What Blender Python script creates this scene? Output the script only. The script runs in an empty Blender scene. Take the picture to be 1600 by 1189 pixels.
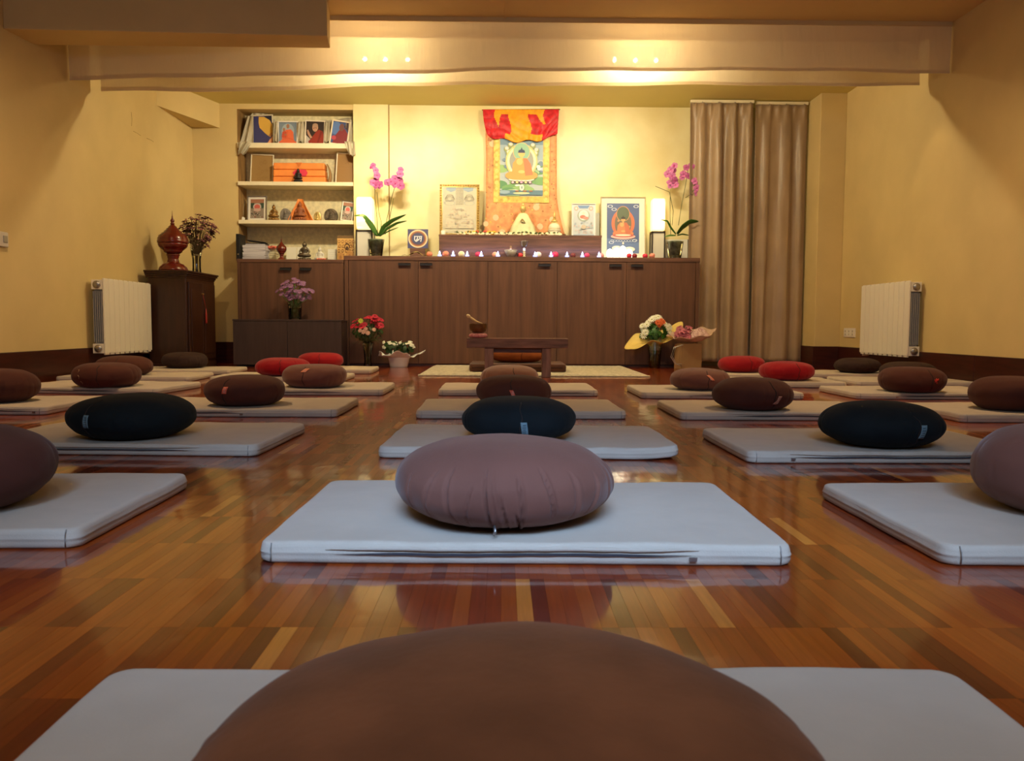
import bpy, math, random
from mathutils import Vector, Matrix, noise
PI = math.pi
S = bpy.context.scene
COL = S.collection

# ------------------------------------------------------------------ camera, sky, light, exposure
EYE = 0.38
MROT = ((0.99991766, -0.00469008, 0.01194508), (-0.01160047, 0.0676694, 0.99764036), (0.00548733, 0.99769678, -0.06760942))
cam_d = bpy.data.cameras.new('camera'); cam = bpy.data.objects.new('camera', cam_d); COL.objects.link(cam)
cam_d.sensor_fit = 'HORIZONTAL'; cam_d.sensor_width = 36.0; cam_d.lens = 36.0*1290/1600; cam_d.clip_start = 0.02
m4 = Matrix.Identity(4)
for r_ in range(3):
    m4[r_][0] = MROT[r_][0]; m4[r_][1] = MROT[r_][1]; m4[r_][2] = -MROT[r_][2]
m4[2][3] = EYE
cam.matrix_world = m4
cam_d.dof.use_dof = True; cam_d.dof.focus_distance = 3.4; cam_d.dof.aperture_fstop = 14.0
S.camera = cam

W = bpy.data.worlds.new('world'); S.world = W; W.use_nodes = True
W.node_tree.nodes['Background'].inputs[0].default_value = (0.55, 0.72, 1.0, 1)
W.node_tree.nodes['Background'].inputs[1].default_value = 0.8

S.view_settings.view_transform = 'Standard'; S.view_settings.look = 'None'
S.view_settings.gamma = 1.0; S.view_settings.use_curve_mapping = False
S.view_settings.exposure = 0.02
S.cycles.transparent_max_bounces = 24

def light(name, kind, loc, energy, color, target=None, **kw):
    d = bpy.data.lights.new(name, kind); d.energy = energy; d.color = color
    for k, v in kw.items(): setattr(d, k, v)
    o = bpy.data.objects.new(name, d); COL.objects.link(o); o.location = loc
    if target is not None:
        o.rotation_euler = (Vector(target)-Vector(loc)).to_track_quat('-Z', 'Y').to_euler()
    return o
# daylight through the window behind the photographer, then an added fill
light('window_daylight', 'AREA', (0.1, -0.44, 1.62), 5.6, (0.36, 0.60, 1.0), (0.1, 1.56, 0.06), shape='RECTANGLE', size=1.5, size_y=0.5, spread=math.radians(34))
light('window_fill', 'AREA', (0.1, -0.44, 1.50), 21, (0.56, 0.75, 1.0), (0.1, 4.0, 1.5), shape='RECTANGLE', size=1.5, size_y=0.7)  # broad cool fill added at the window to brighten mat fronts and beam
# warm downlights of the hall ceiling, out of the picture
for lx, ly, en in ((-1.9, 3.6, 92), (1.9, 3.6, 92), (0.0, 0.0, 15)):
    light('ceiling_downlight', 'SPOT', (lx, ly, 2.36), en, (1.0, 0.68, 0.36), (lx*1.1, ly+1.0, 0.0), spot_size=math.radians(120), spot_blend=0.8, shadow_soft_size=0.05)
# two wall washers between the fabric valances
WASH = ((-2.55, 5.84), (2.72, 5.84))
for lx, ly in WASH:
    light('wall_washer', 'SPOT', (lx, ly, 2.26), 4, (1.0, 0.68, 0.30), (lx*1.06, ly-0.10, 0.0), spot_size=math.radians(58), spot_blend=0.25, shadow_soft_size=0.02)
LAMPS = ((-1.024, 6.25, 2.335), (-0.873, 6.25, 2.335), (-0.708, 6.25, 2.335), (0.820, 6.25, 2.345), (0.976, 6.25, 2.345), (1.128, 6.25, 2.345))
AIM = ((-1.95, 1.55, 76), (-0.75, 1.35, 34), (-0.30, 1.35, 44), (0.45, 1.35, 42), (0.80, 1.30, 30), (1.25, 1.35, 15))
for (lx, ly, lz), (tx, tz, en) in zip(LAMPS, AIM):
    light('altar_spot', 'SPOT', (lx, ly+0.055, lz-0.03), en, (1.0, 0.88, 0.62), (tx, 7.9, tz), spot_size=math.radians(92), spot_blend=1.0, shadow_soft_size=0.03)
    light('altar_bulb_glow', 'POINT', (lx, ly-0.03, lz-0.045), 13.0, (1.0, 0.84, 0.55), shadow_soft_size=0.02)

# ------------------------------------------------------------------ pixel helpers: point on a given plane of the room
def ray(x, y):
    c = (x-800.0, -(y-594.5), 1290.0)
    return tuple(sum(MROT[i][j]*c[j] for j in range(3)) for i in range(3))
def at(x, y, Y):
    r = ray(x, y); t = Y/r[1]; return (r[0]*t, Y, EYE+r[2]*t)
def on(x, y, Z=0.0):
    r = ray(x, y); t = (Z-EYE)/r[2]; return (r[0]*t, r[1]*t, Z)

# ------------------------------------------------------------------ materials
MATS = {}
def mat(name, col, rough=0.6, metal=0.0, var=0.0, scale=8.0, bump=0.0, bscale=60.0, stretch=None, emit=None, estr=0.0,
        trans=0.0, ior=1.45, sheen=0.0, coat=0.0, alpha=1.0, subs=0.0, col2=None, spec=None, aniso=None):
    if name in MATS: return MATS[name]
    m = bpy.data.materials.new(name); m.use_nodes = True; nt = m.node_tree; N = nt.nodes; L = nt.links
    b = N['Principled BSDF']; MATS[name] = m
    I = b.inputs
    I['Base Color'].default_value = (*col, 1); I['Roughness'].default_value = rough; I['Metallic'].default_value = metal
    I['Transmission Weight'].default_value = trans; I['IOR'].default_value = ior
    I['Sheen Weight'].default_value = sheen; I['Coat Weight'].default_value = coat; I['Alpha'].default_value = alpha
    if sheen: I['Sheen Roughness'].default_value = 0.4
    if spec is not None: I['Specular IOR Level'].default_value = spec
    if emit: I['Emission Color'].default_value = (*emit, 1); I['Emission Strength'].default_value = estr
    if var or bump or col2:
        tc = N.new('ShaderNodeTexCoord'); mp = N.new('ShaderNodeMapping'); L.new(tc.outputs['Object'], mp.inputs[0])
        if stretch: mp.inputs['Scale'].default_value = stretch
    if var or col2:
        nz = N.new('ShaderNodeTexNoise'); nz.inputs['Scale'].default_value = scale; nz.inputs['Detail'].default_value = 6
        L.new(mp.outputs[0], nz.inputs['Vector'])
        cr = N.new('ShaderNodeValToRGB'); L.new(nz.outputs['Fac'], cr.inputs[0])
        lo = col2 if col2 else tuple(c*(1-var) for c in col); hi = col if col2 else tuple(min(1, c*(1+var)) for c in col)
        cr.color_ramp.elements[0].position = 0.34; cr.color_ramp.elements[1].position = 0.66
        cr.color_ramp.elements[0].color = (*lo, 1); cr.color_ramp.elements[1].color = (*hi, 1)
        L.new(cr.outputs[0], I['Base Color'])
    if bump:
        nb = N.new('ShaderNodeTexNoise'); nb.inputs['Scale'].default_value = bscale; nb.inputs['Detail'].default_value = 4
        L.new(mp.outputs[0], nb.inputs['Vector'])
        bp = N.new('ShaderNodeBump'); bp.inputs['Strength'].default_value = bump; bp.inputs['Distance'].default_value = 0.01
        L.new(nb.outputs['Fac'], bp.inputs['Height']); L.new(bp.outputs[0], I['Normal'])
    return m

def mat_fabric_translucent(name, col, amount, see=0.0):
    m = bpy.data.materials.new(name); m.use_nodes = True; nt = m.node_tree; N = nt.nodes; L = nt.links
    b = N['Principled BSDF']; out = N['Material Output']
    b.inputs['Base Color'].default_value = (*col, 1); b.inputs['Roughness'].default_value = 0.30
    tr = N.new('ShaderNodeBsdfTranslucent'); tr.inputs[0].default_value = (*col, 1)
    mx = N.new('ShaderNodeMixShader'); mx.inputs[0].default_value = amount
    L.new(b.outputs[0], mx.inputs[1]); L.new(tr.outputs[0], mx.inputs[2])
    tp = N.new('ShaderNodeBsdfTransparent'); mx2 = N.new('ShaderNodeMixShader'); mx2.inputs[0].default_value = see
    L.new(mx.outputs[0], mx2.inputs[1]); L.new(tp.outputs[0], mx2.inputs[2]); L.new(mx2.outputs[0], out.inputs[0])
    tc = N.new('ShaderNodeTexCoord'); mp = N.new('ShaderNodeMapping'); mp.inputs['Scale'].default_value = (5, 1, 0.9)
    nz = N.new('ShaderNodeTexNoise'); nz.inputs['Scale'].default_value = 3.2; nz.inputs['Detail'].default_value = 3
    bp = N.new('ShaderNodeBump'); bp.inputs['Strength'].default_value = 0.35; bp.inputs['Distance'].default_value = 0.03
    L.new(tc.outputs['Object'], mp.inputs[0]); L.new(mp.outputs[0], nz.inputs['Vector']); L.new(nz.outputs['Fac'], bp.inputs['Height']); L.new(bp.outputs[0], b.inputs['Normal'])
    MATS[name] = m; return m

STRIP_W, STRIP_L, STRIP_Y0 = 0.0212, 0.198, 1.015
def mat_parquet():
    m = bpy.data.materials.new('parquet'); m.use_nodes = True; nt = m.node_tree; N = nt.nodes; L = nt.links; b = N['Principled BSDF']
    def mth(op, a, c=None, d=None):
        n = N.new('ShaderNodeMath'); n.operation = op
        for k, v in enumerate((a, c, d)):
            if v is None: continue
            if isinstance(v, (int, float)): n.inputs[k].default_value = v
            else: L.new(v, n.inputs[k])
        return n.outputs[0]
    g = N.new('ShaderNodeNewGeometry'); sx = N.new('ShaderNodeSeparateXYZ'); L.new(g.outputs['Position'], sx.inputs[0])
    row = mth('FLOOR', mth('DIVIDE', mth('SUBTRACT', sx.outputs[1], STRIP_Y0), STRIP_L))
    cell = mth('FLOOR', mth('DIVIDE', sx.outputs[0], STRIP_W))
    cb = N.new('ShaderNodeCombineXYZ'); L.new(cell, cb.inputs[0]); L.new(row, cb.inputs[1])
    wn = N.new('ShaderNodeTexWhiteNoise'); wn.noise_dimensions = '2D'; L.new(cb.outputs[0], wn.inputs['Vector'])
    cr = N.new('ShaderNodeValToRGB'); L.new(wn.outputs['Value'], cr.inputs[0]); cr.color_ramp.interpolation = 'LINEAR'
    E = cr.color_ramp.elements
    cols = [(0.0, (0.090, 0.010, 0.003)), (0.20, (0.170, 0.020, 0.003)), (0.5, (0.245, 0.034, 0.003)), (0.80, (0.30, 0.050, 0.004)), (0.990, (0.33, 0.062, 0.006)), (0.997, (0.52, 0.17, 0.025))]
    E[0].position = 0; E[0].color = (*cols[0][1], 1); E[1].position = cols[-1][0]; E[1].color = (*cols[-1][1], 1)
    for p, c in cols[1:-1]:
        e = E.new(p); e.color = (*c, 1)
    # grain
    mp = N.new('ShaderNodeMapping'); mp.inputs['Scale'].default_value = (160, 9, 1); L.new(g.outputs['Position'], mp.inputs[0])
    nz = N.new('ShaderNodeTexNoise'); nz.inputs['Scale'].default_value = 1.0; nz.inputs['Detail'].default_value = 5; L.new(mp.outputs[0], nz.inputs['Vector'])
    nl = N.new('ShaderNodeTexNoise'); nl.inputs['Scale'].default_value = 2.3; nl.inputs['Detail'].default_value = 2; L.new(g.outputs['Position'], nl.inputs['Vector'])
    f = mth('ADD', mth('MULTIPLY', nz.outputs['Fac'], 0.7), mth('MULTIPLY', nl.outputs['Fac'], 0.9))
    f = mth('MULTIPLY_ADD', f, 1.0, 0.22)
    vm = N.new('ShaderNodeVectorMath'); vm.operation = 'SCALE'; L.new(cr.outputs[0], vm.inputs[0]); L.new(f, vm.inputs['Scale'])
    L.new(vm.outputs[0], b.inputs['Base Color'])
    b.inputs['Roughness'].default_value = 0.4; b.inputs['Specular IOR Level'].default_value = 0.12; b.inputs['Coat Weight'].default_value = 0.85; b.inputs['Coat Roughness'].default_value = 0.075
    b.inputs['Coat IOR'].default_value = 1.5
    n2 = N.new('ShaderNodeTexNoise'); n2.inputs['Scale'].default_value = 5.5; n2.inputs['Detail'].default_value = 3; L.new(g.outputs['Position'], n2.inputs['Vector'])
    bp = N.new('ShaderNodeBump'); bp.inputs['Strength'].default_value = 0.10; bp.inputs['Distance'].default_value = 0.012
    hh = mth('ADD', mth('MULTIPLY', wn.outputs['Value'], 0.04), n2.outputs['Fac']); L.new(hh, bp.inputs['Height']); L.new(bp.outputs[0], b.inputs['Coat Normal'])
    MATS['parquet'] = m; return m
PARQ = mat_parquet()

M_WALL = mat('wall_yellow', (0.64, 0.49, 0.22), 0.7, var=0.05, scale=2.5, bump=0.06, bscale=70)
M_ALTARWALL = mat('wall_cream', (0.82, 0.74, 0.43), 0.38, scale=2.4, bump=0.06, bscale=14, col2=(0.72, 0.61, 0.29))
M_CEIL = mat('ceiling_paint', (0.64, 0.47, 0.22), 0.8, var=0.03, scale=2)
M_CEILW = mat('alcove_ceiling', (0.70, 0.60, 0.22), 0.7, var=0.03, scale=2)
M_SKIRT = mat('skirting_wood', (0.045, 0.008, 0.004), 0.35, var=0.3, scale=6, stretch=(1, 1, 9))
M_WENGE = mat('wenge_wood', (0.105, 0.044, 0.022), 0.5, var=0.22, scale=3.2, stretch=(9, 9, 0.55), bump=0.05, bscale=30)
M_WENGEH = mat('wenge_wood_horizontal', (0.13, 0.058, 0.034), 0.42, var=0.35, scale=5.0, stretch=(0.7, 9, 9), bump=0.08, bscale=40)
M_DARKCAB = mat('dark_laminate', (0.050, 0.030, 0.030), 0.45, var=0.12, scale=6, stretch=(8, 8, 0.7))
M_CORNER = mat('corner_cabinet_wood', (0.040, 0.014, 0.007), 0.35, var=0.25, scale=6, stretch=(6, 6, 0.6))
M_METAL = mat('brushed_metal', (0.35, 0.33, 0.32), 0.35, metal=0.9)
M_DKMETAL = mat('dark_metal', (0.05, 0.045, 0.045), 0.4, metal=0.8)
M_WHITE = mat('white_enamel', (0.82, 0.77, 0.66), 0.35)
M_GREYFIN = mat('grey_fins', (0.38, 0.38, 0.40), 0.5)
M_BLACK = mat('black_plastic', (0.012, 0.012, 0.014), 0.4)
M_SHELF = mat('shelf_cream', (0.80, 0.72, 0.50), 0.5, var=0.04)
M_NICHE = mat('niche_plaster', (0.72, 0.63, 0.38), 0.6, var=0.12, scale=30, bump=0.15, bscale=60)
M_NICHEW = mat('niche_side_wood', (0.30, 0.17, 0.06), 0.5, var=0.3, scale=5, stretch=(6, 6, 1))
M_CURT = mat('satin_curtain', (0.35, 0.24, 0.14), 0.38, var=0.12, scale=3, sheen=0.4, bump=0.05, bscale=90)
def mat_thin_glass(name, tint, refl):
    m = bpy.data.materials.new(name); m.use_nodes = True; nt = m.node_tree; N = nt.nodes; L = nt.links; N.remove(N['Principled BSDF'])
    tp = N.new('ShaderNodeBsdfTransparent'); tp.inputs[0].default_value = (*tint, 1)
    gl = N.new('ShaderNodeBsdfGlossy'); gl.inputs['Roughness'].default_value = 0.04
    lw = N.new('ShaderNodeLayerWeight'); lw.inputs[0].default_value = refl
    mx = N.new('ShaderNodeMixShader'); L.new(lw.outputs['Fresnel'], mx.inputs[0]); L.new(tp.outputs[0], mx.inputs[1]); L.new(gl.outputs[0], mx.inputs[2]); L.new(mx.outputs[0], N['Material Output'].inputs[0])
    MATS[name] = m; return m
M_GLASS = mat_thin_glass('clear_glass', (.93, .95, .91), .42)
M_WATER = mat_thin_glass('vase_water', (.86, .90, .78), .30)
M_MAT = mat('mat_canvas', (0.53, 0.455, 0.375), 0.9, var=0.035, scale=14, bump=0.10, bscale=380, spec=.2)
M_SEAM = mat('mat_seam', (0.34, 0.31, 0.28), 0.9)
M_ZIP = mat('zip_tape', (0.035, 0.035, 0.045), 0.7)
M_BROWN = mat('brown_suede', (0.175, 0.072, 0.052), 0.80, var=0.10, scale=5, bump=0.05, bscale=130, sheen=0.18, spec=.2)
M_BROWNA = mat('brown_suede_dark', (0.20, 0.070, 0.028), 0.80, var=0.22, scale=9, bump=0.05, bscale=130, sheen=0.18, spec=.2)
M_BROWN2 = mat('dark_brown_cotton', (0.088, 0.029, 0.020), 0.85, var=0.08, scale=6, bump=0.05, bscale=150, sheen=0.08, spec=.2)
M_BROWN3 = mat('pale_brown_cotton', (0.25, 0.105, 0.060), 0.85, var=0.08, scale=6, sheen=0.3)
M_NAVY = mat('black_blue_cotton', (0.010, 0.0135, 0.0155), 0.85, var=0.15, scale=6, bump=0.05, bscale=150, sheen=0.03, spec=.12)
M_RED = mat('red_cotton', (0.31, 0.008, 0.015), 0.85, var=0.08, scale=6, sheen=0.15, spec=.2)
M_MAROON = mat('near_black_maroon_cotton', (0.032, 0.012, 0.009), 0.85, var=0.08)
M_ORNG = mat('rust_orange_cotton', (0.34, 0.095, 0.022), 0.75, var=0.15)
M_TAGR = mat('red_label', (0.70, 0.13, 0.07), 0.6); M_TAGP = mat('pink_print', (0.80, 0.45, 0.38), 0.6)
M_TAGB = mat('grey_blue_label', (0.15, 0.24, 0.28), 0.7); M_TAGD = mat('dark_print', (0.05, 0.09, 0.12), 0.6)
M_CREASE = mat('crease_shadowless', (0.07, 0.03, 0.02), 0.9)
def C(name, r, g, b, rough=0.6, **k): return mat(name, (r, g, b), rough, **k)

# ------------------------------------------------------------------ mesh builder
def rotz(a): return Matrix.Rotation(a, 3, 'Z')
class MB:
    def __init__(s): s.v = []; s.f = []; s.m = []; s.s = []
    def add(s, vs, fs, m=0, sm=False):
        o = len(s.v); s.v += [tuple(v) for v in vs]
        for f in fs: s.f.append(tuple(i+o for i in f)); s.m.append(m); s.s.append(sm)
        return s
    def box(s, x0, x1, y0, y1, z0, z1, m=0):
        vs = [(x0,y0,z0),(x1,y0,z0),(x1,y1,z0),(x0,y1,z0),(x0,y0,z1),(x1,y0,z1),(x1,y1,z1),(x0,y1,z1)]
        return s.add(vs, [(0,3,2,1),(4,5,6,7),(0,1,5,4),(1,2,6,5),(2,3,7,6),(3,0,4,7)], m)
    def lathe(s, prof, c=(0,0,0), n=24, m=0, sm=True, sx=1.0, sy=1.0, top=True):
        vs = []; fs = []; k = len(prof)
        for r, z in prof:
            for i in range(n):
                a = 2*PI*i/n; vs.append((c[0]+r*sx*math.cos(a), c[1]+r*sy*math.sin(a), c[2]+z))
        for j in range(k-1):
            for i in range(n):
                i2 = (i+1) % n; fs.append((j*n+i, j*n+i2, (j+1)*n+i2, (j+1)*n+i))
        if prof[0][0] > 1e-5: fs.append(tuple(range(n-1, -1, -1)))
        if top and prof[-1][0] > 1e-5: fs.append(tuple((k-1)*n+i for i in range(n)))
        return s.add(vs, fs, m, sm)
    def ell(s, c, r, m=0, n=16, k=10, R=None):
        if not isinstance(r, (tuple, list)): r = (r, r, r)
        vs = []; fs = []
        for j in range(k+1):
            p = -PI/2+PI*j/k
            for i in range(n):
                a = 2*PI*i/n; v = Vector((r[0]*math.cos(p)*math.cos(a), r[1]*math.cos(p)*math.sin(a), r[2]*math.sin(p)))
                if R is not None: v = R @ v
                vs.append((c[0]+v.x, c[1]+v.y, c[2]+v.z))
        for j in range(k):
            for i in range(n):
                i2 = (i+1) % n; fs.append((j*n+i, j*n+i2, (j+1)*n+i2, (j+1)*n+i))
        return s.add(vs, fs, m, True)
    def tube(s, pts, r, n=8, m=0, sm=True):
        pts = [Vector(p) for p in pts]; k = len(pts); rs = r if isinstance(r, (list, tuple)) else [r]*k
        vs = []; fs = []
        up = Vector((0.0123, 0.03, 1)).normalized()
        for j, p in enumerate(pts):
            t = (pts[min(j+1, k-1)]-pts[max(j-1, 0)]).normalized()
            a = t.cross(up)
            if a.length < 0.05: a = t.cross(Vector((1, 0, 0)))
            a.normalize(); b = a.cross(t)
            for i in range(n):
                q = 2*PI*i/n; vs.append(p+(a*math.cos(q)+b*math.sin(q))*rs[j])
        for j in range(k-1):
            for i in range(n):
                i2 = (i+1) % n; fs.append((j*n+i, j*n+i2, (j+1)*n+i2, (j+1)*n+i))
        fs.append(tuple(range(n-1, -1, -1))); fs.append(tuple((k-1)*n+i for i in range(n)))
        return s.add(vs, fs, m, sm)
    def poly(s, pts, m=0): return s.add(pts, [tuple(range(len(pts)))], m)
    def grid(s, fn, nu, nv, m=0, sm=True, thick=None, mfn=None):
        vs = [fn(i/nu, j/nv) for j in range(nv+1) for i in range(nu+1)]
        for j in range(nv):
            for i in range(nu):
                pass
        o = len(s.v); s.v += [tuple(v) for v in vs]
        for j in range(nv):
            for i in range(nu):
                a = o+j*(nu+1)+i
                s.f.append((a, a+1, a+nu+2, a+nu+1)); s.m.append(mfn((i+.5)/nu, (j+.5)/nv) if mfn else m); s.s.append(sm)
        return s
    def prism(s, pts, y0, y1, m=0):
        # polygon in XZ extruded along Y
        n = len(pts); vs = [(p[0], y0, p[1]) for p in pts]+[(p[0], y1, p[1]) for p in pts]
        fs = [tuple(range(n)), tuple(range(2*n-1, n-1, -1))]+[(i, i+n, (i+1) % n+n, (i+1) % n) for i in range(n)]
        return s.add(vs, fs, m)

def origin(o):
    v = Vector((0, 0, 0))
    while o is not None: v += o.location; o = o.parent
    return v
def obj(name, mb, mats, parent=None, world=False, bevel=0.0, solid=0.0, subsurf=0, loc=None, remesh=0.0, flip=False):
    me = bpy.data.meshes.new(name)
    if isinstance(mb, MB):
        vs = mb.v
        if parent is not None and world:
            o = origin(parent); vs = [(v[0]-o.x, v[1]-o.y, v[2]-o.z) for v in vs]
        me.from_pydata(vs, [], mb.f); me.polygons.foreach_set('material_index', mb.m); me.polygons.foreach_set('use_smooth', mb.s)
        me.update()
    if not isinstance(mats, (list, tuple)): mats = [mats]
    for m in mats: me.materials.append(m)
    ob = bpy.data.objects.new(name, me); COL.objects.link(ob)
    if parent is not None: ob.parent = parent
    if loc is not None: ob.location = loc
    if remesh:
        md = ob.modifiers.new('remesh', 'REMESH'); md.mode = 'VOXEL'; md.voxel_size = remesh; md.use_smooth_shade = True
        sm_ = ob.modifiers.new('smooth', 'SMOOTH'); sm_.factor = 0.5; sm_.iterations = 2
    if solid:
        md = ob.modifiers.new('solid', 'SOLIDIFY'); md.thickness = solid; md.offset = 0
    if bevel:
        md = ob.modifiers.new('bevel', 'BEVEL'); md.width = bevel; md.segments = 2; md.limit_method = 'ANGLE'
    if subsurf:
        md = ob.modifiers.new('sub', 'SUBSURF'); md.levels = subsurf; md.render_levels = subsurf
    return ob
def tag(o, label, cat, group=None, kind=None):
    if label: o['label'] = label
    if cat: o['category'] = cat
    if group: o['group'] = group
    if kind: o['kind'] = kind
    return o
def thing(name, label, cat, loc, rz=0.0, group=None):
    o = bpy.data.objects.new(name, None); COL.objects.link(o); o.location = loc; o.rotation_euler = (0, 0, rz); o.empty_display_size = 0.05
    return tag(o, label, cat, group)
def struct(name, mb, mats, **k):
    o = obj(name, mb, mats, **k); o['kind'] = 'structure'; return o
def dup_mesh(src, name, parent, loc, rot=None, scale=None):
    o = bpy.data.objects.new(name, src.data); COL.objects.link(o); o.parent = parent; o.location = loc
    if rot is not None: o.rotation_mode = 'QUATERNION'; o.rotation_quaternion = rot
    if scale is not None: o.scale = (scale,)*3 if not isinstance(scale, tuple) else scale
    return o

# ------------------------------------------------------------------ the room
XL, XR, YB, YF, ZC = -2.92, 3.03, 7.92, -0.52, 2.43
floor = struct('floor', MB().box(XL-.1, XR+.1, YF-.1, YB+.4, -0.08, -0.0012), PARQ)
# parquet strips: each strip its own slightly uneven block with chamfered edges
random.seed(4)
def strip_geo(x0, y0, dz=0.0):
    w, l, c = STRIP_W-0.00002, STRIP_L-0.00002, 0.00012
    t = [random.uniform(-1, 1)*0.00006 for _ in range(4)]
    x1, y1 = x0+w, y0+l
    vs = [(x0, y0, -0.003), (x1, y0, -0.003), (x1, y1, -0.003), (x0, y1, -0.003),
          (x0, y0, -0.0004), (x1, y0, -0.0004), (x1, y1, -0.0004), (x0, y1, -0.0004),
          (x0+c, y0+c, t[0]), (x1-c, y0+c, t[1]), (x1-c, y1-c, t[2]), (x0+c, y1-c, t[3])]
    fs = [(8, 9, 10, 11), (4, 5, 9, 8), (5, 6, 10, 9), (6, 7, 11, 10), (7, 4, 8, 11), (0, 1, 5, 4), (1, 2, 6, 5), (2, 3, 7, 6), (3, 0, 4, 7)]
    return vs, fs
def covered(x, y):
    for cx, cy in ((0.035, .545), (.04, 1.55), (-1.13, 1.62), (1.135, 1.54)):
        if abs(x-cx) < .44 and abs(y-cy) < .275: return True
    return False
big = []; rest = []
r0, r1 = int((0.10-STRIP_Y0)/STRIP_L)-1, int((YB-STRIP_Y0)/STRIP_L)+1
for r in range(r0, r1):
    y0 = STRIP_Y0+r*STRIP_L
    for c in range(int(XL/STRIP_W)-1, int(XR/STRIP_W)+1):
        x0 = c*STRIP_W; xm, ym = x0+STRIP_W/2, y0+STRIP_L/2
        vis = y0 > 0.60 and abs(xm) < ym*0.60 and not covered(xm, ym)
        (big if vis else rest).append((ym if vis else 0, x0, y0))
big.sort(); rest += big[300:]; big = big[:300]
strip_meshes = []
for k in range(6):
    mb = MB(); vs, fs = strip_geo(0, 0); mb.add(vs, fs)
    me = bpy.data.meshes.new('parquet_strip'); me.from_pydata(mb.v, [], mb.f); me.materials.append(PARQ); strip_meshes.append(me)
for k, (_, x0, y0) in enumerate(big):
    o = bpy.data.objects.new('parquet_strip', strip_meshes[k % 6]); COL.objects.link(o); o.parent = floor; o.location = (x0+.0001, y0+.0001, 0)
mb = MB()
for _, x0, y0 in rest:
    vs, fs = strip_geo(x0+.0001, y0+.0001); mb.add(vs, fs)
pf = obj('parquet_field', mb, PARQ, floor); pf['kind'] = 'stuff'

struct('ceiling', MB().box(XL-.1, XR+.1, YF-.1, 6.0, ZC, ZC+.1), M_CEIL)
struct('ceiling_alcove', MB().box(XL-.1, XR+.1, 6.0, YB+.4, ZC, ZC+.1), M_CEILW)
struct('wall_left', MB().box(XL-.12, XL, YF-.1, YB+.4, -.05, ZC), M_WALL)
struct('wall_right', MB().box(XR, XR+.12, YF-.1, YB+.4, -.05, ZC), M_WALL)
# wall behind the photographer with its window opening
WX0, WX1, WZ0, WZ1 = -0.75, 0.95, 1.10, 1.94
struct('wall_rear', MB().box(XL, WX0, YF-.12, YF, -.05, ZC).box(WX1, XR, YF-.12, YF, -.05, ZC).box(WX0, WX1, YF-.12, YF, -.05, WZ0).box(WX0, WX1, YF-.12, YF, WZ1, ZC), M_WALL)
wn = struct('window_1', MB().box(WX0, WX1, YF-.08, YF-.04, WZ0, WZ0+.05).box(WX0, WX1, YF-.08, YF-.04, WZ1-.05, WZ1).box(WX0, WX0+.05, YF-.08, YF-.04, WZ0, WZ1).box(WX1-.05, WX1, YF-.08, YF-.04, WZ0, WZ1).box(.06, .12, YF-.08, YF-.04, WZ0, WZ1), M_WHITE)
obj('window_pane', MB().box(WX0+.05, WX1-.05, YF-.063, YF-.058, WZ0+.05, WZ1-.05), M_GLASS, wn)

# back wall: yellow part left of the niche, projecting pier, altar wall
NX0, NX1 = at(372, 300, YB)[0], at(553, 300, YB)[0]
NZ1 = at(460, 171, YB)[2]; NYB = 8.17
struct('wall_back', MB().box(XL, NX0, YB, YB+.3, -.05, ZC).box(NX0, NX1, YB, YB+.3, NZ1, ZC).box(NX0, NX1, YB, YB+.3, -.05, .9), M_WALL)
PX1 = at(607, 300, YB-.02)[0]; SBZ_ = .99
struct('wall_pier', MB().box(NX1, PX1, YB-.02, YB+.3, -.05, ZC), M_ALTARWALL, bevel=.003)
struct('trim_4', MB().box(PX1+.001, PX1+.009, YB-.004, YB+.01, SBZ_, ZC), mat('joint_brown', (.30, .20, .07), .7))
struct('wall_altar', MB().box(PX1, XR, YB+.002, YB+.3, -.05, ZC), M_ALTARWALL)
nb = struct('wall_niche', MB().box(NX0-.02, NX1+.02, NYB, NYB+.05, .88, NZ1+.05, 0).box(NX0-.02, NX0+.004, YB+.003, NYB, .88, NZ1+.05, 1).box(NX1-.001, NX1+.02, YB+.003, NYB, .88, NZ1+.05, 0), [M_NICHE, M_NICHEW])
# pillar right of the curtain
PLX = at(1276, 400, 7.39)[0]
struct('wall_pillar', MB().box(PLX, XR, 7.39, YB, -.02, ZC), M_WALL, bevel=.004)
# skirting boards, each length a board
BH = .20
struct('baseboard_left', MB().box(XL, XL+.014, YF, YB, 0, BH), M_SKIRT, bevel=.003)
br = struct('baseboard_right', MB().box(XR-.014, XR, 5.24, 7.39, 0, BH), M_SKIRT, bevel=.003)
struct('baseboard_right_front', MB().box(XR-.0135, XR, YF, 5.237, 0, BH), M_SKIRT, bevel=.003)
struct('baseboard_pillar', MB().box(PLX-.014, XR-.014, 7.376, 7.39, 0, BH).box(PLX-.014, PLX, 7.39, YB, 0, BH), M_SKIRT, bevel=.002)
struct('baseboard_back', MB().box(XL+.014, NX0, YB-.014, YB, 0, BH), M_SKIRT, bevel=.003)
# slanted duct casing in the left corner
z0, z1 = 2.205, ZC
mb = MB(); a, b_, c_ = (XL, 7.13), (at(343, 187, YB)[0], YB), (XL, YB)
mb.add([(a[0], a[1], z0), (b_[0], b_[1], z0), (c_[0], c_[1], z0), (a[0], a[1], z1), (b_[0], b_[1], z1), (c_[0], c_[1], z1)], [(0, 2, 1), (3, 4, 5), (0, 1, 4, 3), (1, 2, 5, 4), (2, 0, 3, 5)])
struct('trim_1', mb, M_WALL)['label'] = 'slanted duct casing boxed into the left corner under the ceiling'
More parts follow.
